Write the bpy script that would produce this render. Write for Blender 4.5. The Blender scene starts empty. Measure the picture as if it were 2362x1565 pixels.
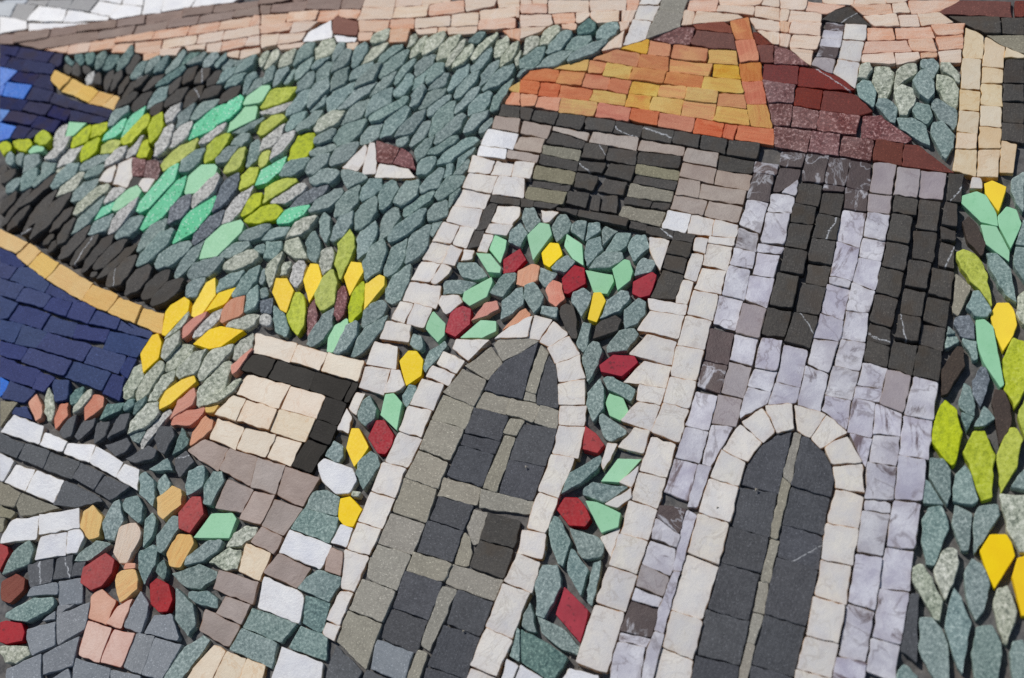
# Stone mosaic panel seen close up at an angle: every tessera is a real stone set in an adhesive bed.
import bpy, math, random
from mathutils import Vector, Matrix, noise as mnoise
from math import radians, sin, cos, tan, pi, hypot, atan2

random.seed(7)
SC = bpy.context.scene
COL = SC.collection

# ------------------------------------------------------------------ camera
FPX, DIST = 3200.0, 0.40                            # focal length in photo pixels, distance to the panel
TILT, SWING = radians(28.0), radians(26.0)          # tilt from the panel's normal; swing of the standpoint towards the lower right
PW, PH = 2362.0, 1565.0
cam_data = bpy.data.cameras.new('camera')
cam = bpy.data.objects.new('camera', cam_data)
COL.objects.link(cam)
cam_data.sensor_fit = 'HORIZONTAL'
cam_data.sensor_width = 23.5
cam_data.lens = 23.5 * FPX / PW
cam_pos = Vector((sin(TILT) * sin(SWING), -sin(TILT) * cos(SWING), cos(TILT))) * DIST
zc = cam_pos.normalized(); xc = Vector((0, 1, 0)).cross(zc).normalized(); yc = zc.cross(xc)
CAM_R = Matrix((xc, yc, zc)).transposed()
cam.matrix_world = Matrix.Translation(cam_pos) @ CAM_R.to_4x4()
cam_data.clip_start, cam_data.clip_end = 0.01, 50
cam_data.dof.use_dof = True
cam_data.dof.focus_distance = 0.393
cam_data.dof.aperture_fstop = 8.0
SC.camera = cam

# ------------------------------------------------------------------ daylight
SUN_EL, SUN_AZ = radians(50), radians(-38)          # azimuth measured from +Y (top of the panel) towards +X
wd = bpy.data.worlds.new('World'); SC.world = wd; wd.use_nodes = True
wn = wd.node_tree
bg = wn.nodes['Background']; bg.inputs['Strength'].default_value = 0.085
sky = wn.nodes.new('ShaderNodeTexSky'); sky.sky_type = 'NISHITA'; sky.sun_disc = False
sky.sun_elevation = SUN_EL; sky.sun_rotation = SUN_AZ
wn.links.new(sky.outputs[0], bg.inputs['Color'])
sd = bpy.data.lights.new('sun', 'SUN'); sd.energy = 3.7; sd.angle = radians(0.5); sd.color = (1.0, 0.95, 0.88)
so = bpy.data.objects.new('sun', sd); COL.objects.link(so)
sdir = Vector((sin(SUN_AZ) * cos(SUN_EL), cos(SUN_AZ) * cos(SUN_EL), sin(SUN_EL)))
so.rotation_euler = sdir.to_track_quat('Z', 'Y').to_euler()
so.location = sdir
vs = SC.view_settings
vs.view_transform = 'Standard'; vs.look = 'None'; vs.gamma = 1; vs.exposure = -0.36; vs.use_curve_mapping = False
SC.cycles.use_denoising = False                     # keep the stones' fine grain
SC.cycles.pixel_filter_width = 1.1

# ------------------------------------------------------------------ materials
def lin(c):
    return tuple(((v / 255) / 12.92 if v / 255 <= 0.04045 else ((v / 255 + 0.055) / 1.055) ** 2.4) for v in c) + (1,)

class G:
    """Small helper round a material's node tree."""
    def __init__(s, name):
        s.m = bpy.data.materials.new(name); s.m.use_nodes = True
        s.t = s.m.node_tree; s.n = s.t.nodes; s.bs = s.n['Principled BSDF']
        tc = s.n.new('ShaderNodeTexCoord'); s.oi = s.n.new('ShaderNodeObjectInfo')
        mp = s.n.new('ShaderNodeVectorMath'); mp.operation = 'SCALE'; mp.inputs[3].default_value = 1000
        s.l(tc.outputs['Object'], mp.inputs[0])
        off = s.n.new('ShaderNodeVectorMath'); off.operation = 'SCALE'; off.inputs[0].default_value = (731, 397, 211)
        s.l(s.oi.outputs['Random'], off.inputs[3])
        s.mm = mp.outputs[0]
        ad = s.n.new('ShaderNodeVectorMath'); ad.operation = 'ADD'
        s.l(mp.outputs[0], ad.inputs[0]); s.l(off.outputs[0], ad.inputs[1])
        s.v = ad.outputs[0]
        s.edge = s.n.new('ShaderNodeAttribute'); s.edge.attribute_name = 'edge'
        s.rnd = s.oi.outputs['Random']
    def l(s, a, b): s.t.links.new(a, b)
    def math(s, op, a, b=0.0, clamp=False):
        n = s.n.new('ShaderNodeMath'); n.operation = op; n.use_clamp = clamp
        for i, x in enumerate((a, b)):
            if isinstance(x, (int, float)): n.inputs[i].default_value = x
            else: s.l(x, n.inputs[i])
        return n.outputs[0]
    def noise(s, scale, detail=4, rough=0.6, dist=0.0, stretch=None):
        v = s.v
        if stretch:
            m = s.n.new('ShaderNodeVectorMath'); m.operation = 'MULTIPLY'; m.inputs[1].default_value = stretch
            s.l(v, m.inputs[0]); v = m.outputs[0]
        n = s.n.new('ShaderNodeTexNoise'); n.inputs['Scale'].default_value = scale; n.inputs['Detail'].default_value = detail
        n.inputs['Roughness'].default_value = rough; n.inputs['Distortion'].default_value = dist
        s.l(v, n.inputs['Vector']); return n.outputs['Fac']
    def voro(s, scale, feature='F1'):
        n = s.n.new('ShaderNodeTexVoronoi'); n.feature = feature; n.inputs['Scale'].default_value = scale
        s.l(s.v, n.inputs['Vector']); return n.outputs['Distance']
    def ramp(s, f, a, b, lo=0.0, hi=1.0):
        n = s.n.new('ShaderNodeMapRange'); n.clamp = True
        n.inputs[1].default_value = a; n.inputs[2].default_value = b; n.inputs[3].default_value = lo; n.inputs[4].default_value = hi
        s.l(f, n.inputs[0]); return n.outputs[0]
    def mix(s, f, a, b, mode='MIX'):
        n = s.n.new('ShaderNodeMix'); n.data_type = 'RGBA'; n.blend_type = mode
        if isinstance(f, (int, float)): n.inputs[0].default_value = f
        else: s.l(f, n.inputs[0])
        for i, x in ((6, a), (7, b)):
            if isinstance(x, tuple): n.inputs[i].default_value = x
            else: s.l(x, n.inputs[i])
        return n.outputs[2]
    def vary(s, col, hue=0.01, sat=0.15, val=0.12):
        """Stone-to-stone difference in hue, saturation and value."""
        h = s.n.new('ShaderNodeHueSaturation')
        r2 = s.math('FRACT', s.math('MULTIPLY', s.rnd, 17.31)); r3 = s.math('FRACT', s.math('MULTIPLY', s.rnd, 53.77))
        s.l(s.ramp(s.rnd, 0, 1, 0.5 - hue, 0.5 + hue), h.inputs['Hue'])
        s.l(s.ramp(r2, 0, 1, 1 - sat, 1 + sat), h.inputs['Saturation'])
        s.l(s.ramp(r3, 0, 1, 1 - val, 1 + val), h.inputs['Value'])
        if isinstance(col, tuple): h.inputs['Color'].default_value = col
        else: s.l(col, h.inputs['Color'])
        return h.outputs[0]
    def done(s, col, rough=0.6, bump=None, bs=0.5, bd=0.12, spec=0.4):
        s.l(col, s.bs.inputs['Base Color'])
        if isinstance(rough, (int, float)): s.bs.inputs['Roughness'].default_value = rough
        else: s.l(rough, s.bs.inputs['Roughness'])
        s.bs.inputs['Specular IOR Level'].default_value = spec
        if bump is not None:
            b = s.n.new('ShaderNodeBump'); b.inputs['Strength'].default_value = bs; b.inputs['Distance'].default_value = bd * 0.001
            s.l(bump, b.inputs['Height']); s.l(b.outputs[0], s.bs.inputs['Normal'])
        return s.m

def granite(name, base, dark, light, sc=2.0, amt=1.0, rim=None, hue=0.012, val=0.13, rough=0.72, bs=0.9):
    """Speckled grainy stone; the cut rim may be paler."""
    g = G(name); base, dark, light = lin(base), lin(dark), lin(light)
    n1 = g.noise(sc, 4, 0.8); n2 = g.noise(0.16, 2, 0.5); n3 = g.noise(sc * 0.6, 3, 0.7)
    c = g.mix(g.ramp(n1, 0.49, 0.37, 0, amt), base, dark)
    c = g.mix(g.ramp(n1, 0.52, 0.63, 0, amt), c, light)
    c = g.mix(g.ramp(n3, 0.54, 0.68, 0, 0.55), c, dark)
    c = g.mix(g.ramp(n2, 0.35, 0.75, 0, 0.3), c, light)
    c = g.vary(c, hue, 0.2, val)
    if rim: c = g.mix(g.math('MULTIPLY', g.edge.outputs['Fac'], g.ramp(n1, 0.3, 0.65, 0.0, 0.5)), c, lin(rim))
    return g.done(c, rough, g.math('ADD', n1, g.math('MULTIPLY', n2, 1.5)), bs, 0.2, 0.3)

def marble(name, base, tint, vein, veins=0.0, stain=None, patch=0.0, rough=0.5, val=0.05, hue=0.008, vsc=0.11):
    """Fine marble: soft cloudiness, optional veins and dark patches, rust-coloured stain in the joints."""
    g = G(name); base, tint, vein = lin(base), lin(tint), lin(vein)
    n1 = g.noise(0.12, 3, 0.55, 0.4); n2 = g.noise(1.6, 4, 0.7); n4 = g.noise(0.3, 4, 0.65, 0.8)
    c = g.mix(g.ramp(n1, 0.35, 0.7), base, tint)
    c = g.mix(g.ramp(n2, 0.50, 0.70, 0, 0.45), c, tint)
    c = g.mix(g.ramp(n4, 0.50, 0.66, 0, 0.55), c, tint)
    if veins:
        n3 = g.noise(vsc, 5, 0.55, 1.2)
        n6 = g.noise(0.07, 3, 0.6)
        v = g.ramp(g.math('ABSOLUTE', g.math('SUBTRACT', n3, 0.5)), 0.0, 0.026, 1, 0)
        c = g.mix(g.math('MULTIPLY', v, g.math('MULTIPLY', g.ramp(n6, 0.44, 0.54), veins)), c, vein)
    if patch:
        n5 = g.noise(0.075, 6, 0.7, 0.8, (0.6, 1.3, 1))
        c = g.mix(g.ramp(n5, 0.57, 0.64, 0, patch), c, vein)
    c = g.vary(c, hue, 0.25, val)
    if stain:
        c = g.mix(g.math('MULTIPLY', g.edge.outputs['Fac'], g.ramp(n4, 0.34, 0.58, 0.05, 1.0)), c, lin(stain))
    return g.done(c, rough, g.math('ADD', n2, g.math('MULTIPLY', n4, 1.2)), 0.5, 0.12, 0.4)

def streak(name, base, c2, c3, amt=0.8, rough=0.62, hue=0.006, val=0.07, stain=None):
    """Banded sandstone: grain running along the stone's long side."""
    g = G(name); base, c2, c3 = lin(base), lin(c2), lin(c3)
    n1 = g.noise(0.35, 5, 0.65, 0.9, (0.28, 1.9, 1)); n2 = g.noise(2.4, 4, 0.7); n3 = g.noise(0.1, 3, 0.6, 0.7)
    c = g.mix(g.ramp(n1, 0.45, 0.68, 0, amt), base, c2)
    c = g.mix(g.ramp(n3, 0.5, 0.68, 0, amt), c, c3)
    c = g.mix(g.ramp(n2, 0.52, 0.68, 0, 0.45), c, c3)
    c = g.mix(g.ramp(n2, 0.46, 0.32, 0, 0.55), c, c2)
    c = g.vary(c, hue, 0.10, val)
    if stain: c = g.mix(g.math('MULTIPLY', g.edge.outputs['Fac'], g.ramp(n1, 0.35, 0.6, 0.1, 0.8)), c, lin(stain))
    return g.done(c, rough, g.math('ADD', g.math('MULTIPLY', n1, 1.4), n2), 0.8, 0.16, 0.3)

def slate(name, base, light, vein=0.0, warm=None, rough=0.66, val=0.16, bs=0.65, spec=0.25, sat=0.25):
    """Dark fine-grained stone with saw marks and, on a few stones, a white vein."""
    g = G(name); base, light = lin(base), lin(light)
    n1 = g.noise(1.4, 4, 0.8); n2 = g.noise(0.2, 3, 0.6); n3 = g.noise(1.2, 3, 0.6, 0.2, (0.25, 2.4, 1))
    c = g.mix(g.ramp(n1, 0.46, 0.68, 0, 0.9), base, light)
    c = g.mix(g.ramp(n1, 0.44, 0.28, 0, 0.5), c, tuple(v * 0.55 for v in base[:3]) + (1,))
    c = g.mix(g.ramp(n2, 0.4, 0.7, 0, 0.45), c, light)
    c = g.mix(g.ramp(g.noise(2.3, 2, 0.6), 0.60, 0.70, 0, 0.55), c, tuple(min(1, v * 2.2) for v in light[:3]) + (1,))
    if warm: c = g.mix(g.ramp(g.noise(0.13, 2), 0.48, 0.62, 0, 0.6), c, lin(warm))
    c = g.vary(c, 0.010, sat, val)
    if vein:                                                      # a straight, broken calcite vein
        sx = g.n.new('ShaderNodeSeparateXYZ'); g.l(g.mm, sx.inputs[0])
        r4 = g.math('FRACT', g.math('MULTIPLY', g.rnd, 71.3))
        d = g.math('ADD', g.math('MULTIPLY', sx.outputs[0], g.ramp(r4, 0, 1, -0.8, 0.8)), g.math('MULTIPLY', sx.outputs[1], 0.7))
        d = g.math('ADD', g.math('ADD', d, g.math('MULTIPLY', g.noise(0.35, 3), 1.6)), g.ramp(r4, 0, 1, 1.6, -3.2))
        v = g.ramp(g.math('ABSOLUTE', d), 0.05, 0.22, 1, 0)
        sel = g.math('LESS_THAN', g.math('FRACT', g.math('MULTIPLY', g.rnd, 31.7)), vein)
        c = g.mix(g.math('MULTIPLY', g.math('MULTIPLY', v, sel), g.ramp(n1, 0.40, 0.55)), c, lin((190, 194, 198)))
    c = g.mix(g.math('MULTIPLY', g.edge.outputs['Fac'], g.ramp(n1, 0.48, 0.62, 0.0, 0.5)), c, tuple(min(1, v * 1.7) for v in light[:3]) + (1,))
    return g.done(c, rough, g.math('ADD', n1, g.math('MULTIPLY', n3, 0.9)), bs, 0.14, spec)

def glass(name, base, c2, rough=0.5, specks=None, dots=None, sss=0.0):
    """Smooth coloured smalti; optional dark flecks and pale dots."""
    g = G(name); base, c2 = lin(base), lin(c2)
    n1 = g.noise(0.2, 3, 0.5); n2 = g.noise(1.5, 3, 0.6)
    c = g.mix(g.ramp(n1, 0.4, 0.65, 0, 0.8), base, c2)
    if specks:
        c = g.mix(g.ramp(g.noise(specks[1], 3, 0.6), 0.60, 0.66, 0, specks[2]), c, lin(specks[0]))
    if dots:
        c = g.mix(g.ramp(g.voro(dots[1]), 0.30, 0.18, 0, dots[2]), c, lin(dots[0]))
    c = g.vary(c, 0.006, 0.08, 0.07)
    return g.done(c, g.ramp(n2, 0.3, 0.7, rough - 0.06, rough + 0.12), g.math('ADD', n2, n1), 0.25, 0.08, 0.22)

M = {
    'w': marble('cream_marble', (218, 214, 205), (200, 199, 200), (160, 150, 140), 0.4, (186, 140, 88), val=0.05),
    'W': marble('white_marble', (222, 224, 226), (206, 209, 216), (180, 178, 186), 0.3, (205, 188, 160), val=0.04, rough=0.42),
    '1': marble('pale_grey_marble', (178, 186, 194), (166, 174, 182), (150, 150, 160), 0.2),
    '2': marble('grey_marble', (138, 140, 142), (126, 126, 130), (110, 110, 115), 0.2),
    'm': marble('lilac_marble', (208, 209, 217), (166, 164, 179), (84, 68, 74), 0.5, (150, 132, 112), 0.9, val=0.10, vsc=0.06),
    'M': marble('plum_marble', (82, 68, 68), (60, 48, 50), (200, 202, 210), 0.5, None, 0.7, val=0.12, vsc=0.08),
    'T': marble('mauve_marble', (164, 157, 160), (148, 140, 145), (120, 105, 112), 0.5, (150, 130, 108), 0.1, val=0.06),
    'S': marble('beige_marble', (224, 212, 192), (218, 202, 180), (196, 152, 108), 0.35, (188, 138, 84), val=0.035),
    'C': marble('honey_limestone', (218, 203, 176), (212, 192, 160), (188, 146, 96), 0.3, (198, 156, 92), val=0.04),
    't': marble('taupe_marble', (168, 156, 146), (150, 136, 127), (120, 102, 96), 0.3, (150, 120, 92), 0.15, val=0.07),
    'U': marble('rosy_taupe_marble', (164, 148, 141), (144, 128, 121), (116, 98, 94), 0.3, (150, 112, 82), 0.15, val=0.09),
    'u': streak('brown_sandstone', (146, 126, 116), (128, 106, 96), (160, 138, 126), 0.7, stain=(120, 72, 48)),
    'p': streak('pale_pink_sandstone', (222, 204, 186), (217, 186, 160), (228, 212, 198), 0.7, val=0.04, stain=(196, 128, 84)),
    'i': streak('salmon_sandstone', (220, 186, 162), (214, 158, 122), (226, 202, 182), 0.85, val=0.05, stain=(190, 108, 64)),
    'o': streak('orange_sandstone', (198, 130, 84), (182, 104, 62), (208, 152, 94), 0.85),
    'a': streak('terracotta_sandstone', (200, 118, 84), (184, 94, 62), (210, 140, 102), 0.85),
    'x': streak('amber_sandstone', (208, 154, 86), (200, 118, 70), (213, 172, 92), 0.95),
    'y': streak('yellow_sandstone', (209, 167, 82), (198, 138, 66), (215, 184, 102), 0.85, val=0.05),
    '3': marble('rose_marble', (218, 180, 162), (210, 166, 146), (190, 130, 104), 0.3, (176, 84, 48), val=0.05),
    'c': streak('coral_stone', (214, 150, 124), (204, 128, 100), (220, 168, 142), 0.7, hue=0.012),
    'n': streak('ochre_stone', (226, 186, 112), (220, 170, 96), (228, 196, 130), 0.6, val=0.04),
    'A': streak('amber_ochre_stone', (224, 186, 122), (218, 162, 100), (226, 196, 140), 0.8, val=0.05),
    'z': streak('russet_stone', (128, 74, 60), (112, 58, 48), (138, 86, 70), 0.7),
    'r': slate('oxblood_stone', (100, 43, 37), (118, 55, 46), 0.12, None, 0.55, 0.08, 0.4),
    's': granite('maroon_porphyry', (106, 54, 54), (66, 30, 34), (182, 148, 146), 1.1, 1.0, None, 0.008, 0.08, 0.6),
    'R': glass('red_smalti', (166, 30, 44), (146, 24, 38), 0.5, ((84, 24, 32), 0.8, 0.6)),
    'v': slate('indigo_stone', (40, 43, 80), (54, 56, 94), 0.0, (54, 47, 62), 0.66, 0.14, 0.65, 0.12),
    'b': slate('navy_stone', (44, 57, 101), (58, 72, 118), 0.0, None, 0.62, 0.10, 0.65, 0.15, 0.08),
    'B': glass('azure_smalti', (46, 120, 212), (36, 100, 196), 0.5, ((36, 80, 140), 0.9, 0.6)),
    'e': granite('blue_green_granite', (121, 142, 139), (74, 96, 97), (178, 194, 189), 1.3, 0.9, (164, 186, 174), 0.016, 0.13),
    'E': granite('deep_green_granite', (88, 116, 114), (48, 72, 74), (146, 170, 162), 1.15, 1.0, (124, 154, 146), 0.016, 0.12),
    'j': granite('sage_granite', (172, 178, 160), (86, 96, 84), (224, 226, 212), 0.95, 1.0, (182, 188, 166), 0.02, 0.08),
    'G': granite('pale_granite', (188, 188, 183), (100, 102, 100), (228, 227, 222), 1.0, 1.0, None, 0.02, 0.06),
    'D': granite('blue_grey_granite', (102, 111, 120), (56, 64, 72), (158, 167, 174), 1.15, 1.0, None, 0.012, 0.10),
    'l': granite('lime_stone', (182, 195, 40), (126, 142, 18), (202, 212, 92), 0.7, 0.8, (150, 162, 40), 0.005, 0.05, 0.6, 0.9),
    'f': glass('mint_smalti', (156, 212, 170), (148, 206, 162), 0.52, ((124, 188, 142), 0.8, 0.3)),
    'h': glass('speckled_mint_smalti', (112, 208, 164), (98, 200, 152), 0.55, ((40, 128, 92), 0.9, 0.9), ((196, 232, 212), 0.9, 0.85)),
    'Y': glass('yellow_smalti', (250, 214, 0), (246, 206, 0), 0.52),
    'N': slate('dark_brown_stone', (60, 52, 48), (74, 64, 58), 0.0),
    'k': slate('black_stone', (64, 62, 60), (84, 81, 77), 0.14, (72, 64, 56)),
    'K': slate('charcoal_slate', (76, 79, 83), (96, 99, 103), 0.10),
    'd': slate('blue_black_slate', (66, 68, 73), (90, 92, 97), 0.03),
    'H': slate('blue_grey_slate', (122, 128, 134), (142, 147, 152), 0.03, None, 0.66, 0.10),
    'g': slate('warm_grey_stone', (140, 136, 125), (164, 160, 147), 0.0, None, 0.7, 0.08),
    'q': slate('olive_grey_stone', (126, 122, 106), (148, 144, 126), 0.0, None, 0.7, 0.08),
    'O': slate('polished_black_stone', (33, 30, 27), (44, 41, 37), 0.0, None, 0.5, 0.08, 0.2, 0.12),
}
MAT_NAME = {k: m.name for k, m in M.items()}

def bed_material():
    g = G('grey_tile_adhesive')
    n1 = g.noise(0.6, 5, 0.7); n2 = g.noise(0.05, 3, 0.6)
    c = g.mix(g.ramp(n1, 0.35, 0.7), lin((80, 82, 85)), lin((122, 121, 120)))
    c = g.mix(g.ramp(n2, 0.45, 0.65, 0, 0.5), c, lin((104, 95, 85)))
    return g.done(c, 0.85, n1, 0.8, 0.3, 0.2)

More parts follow.
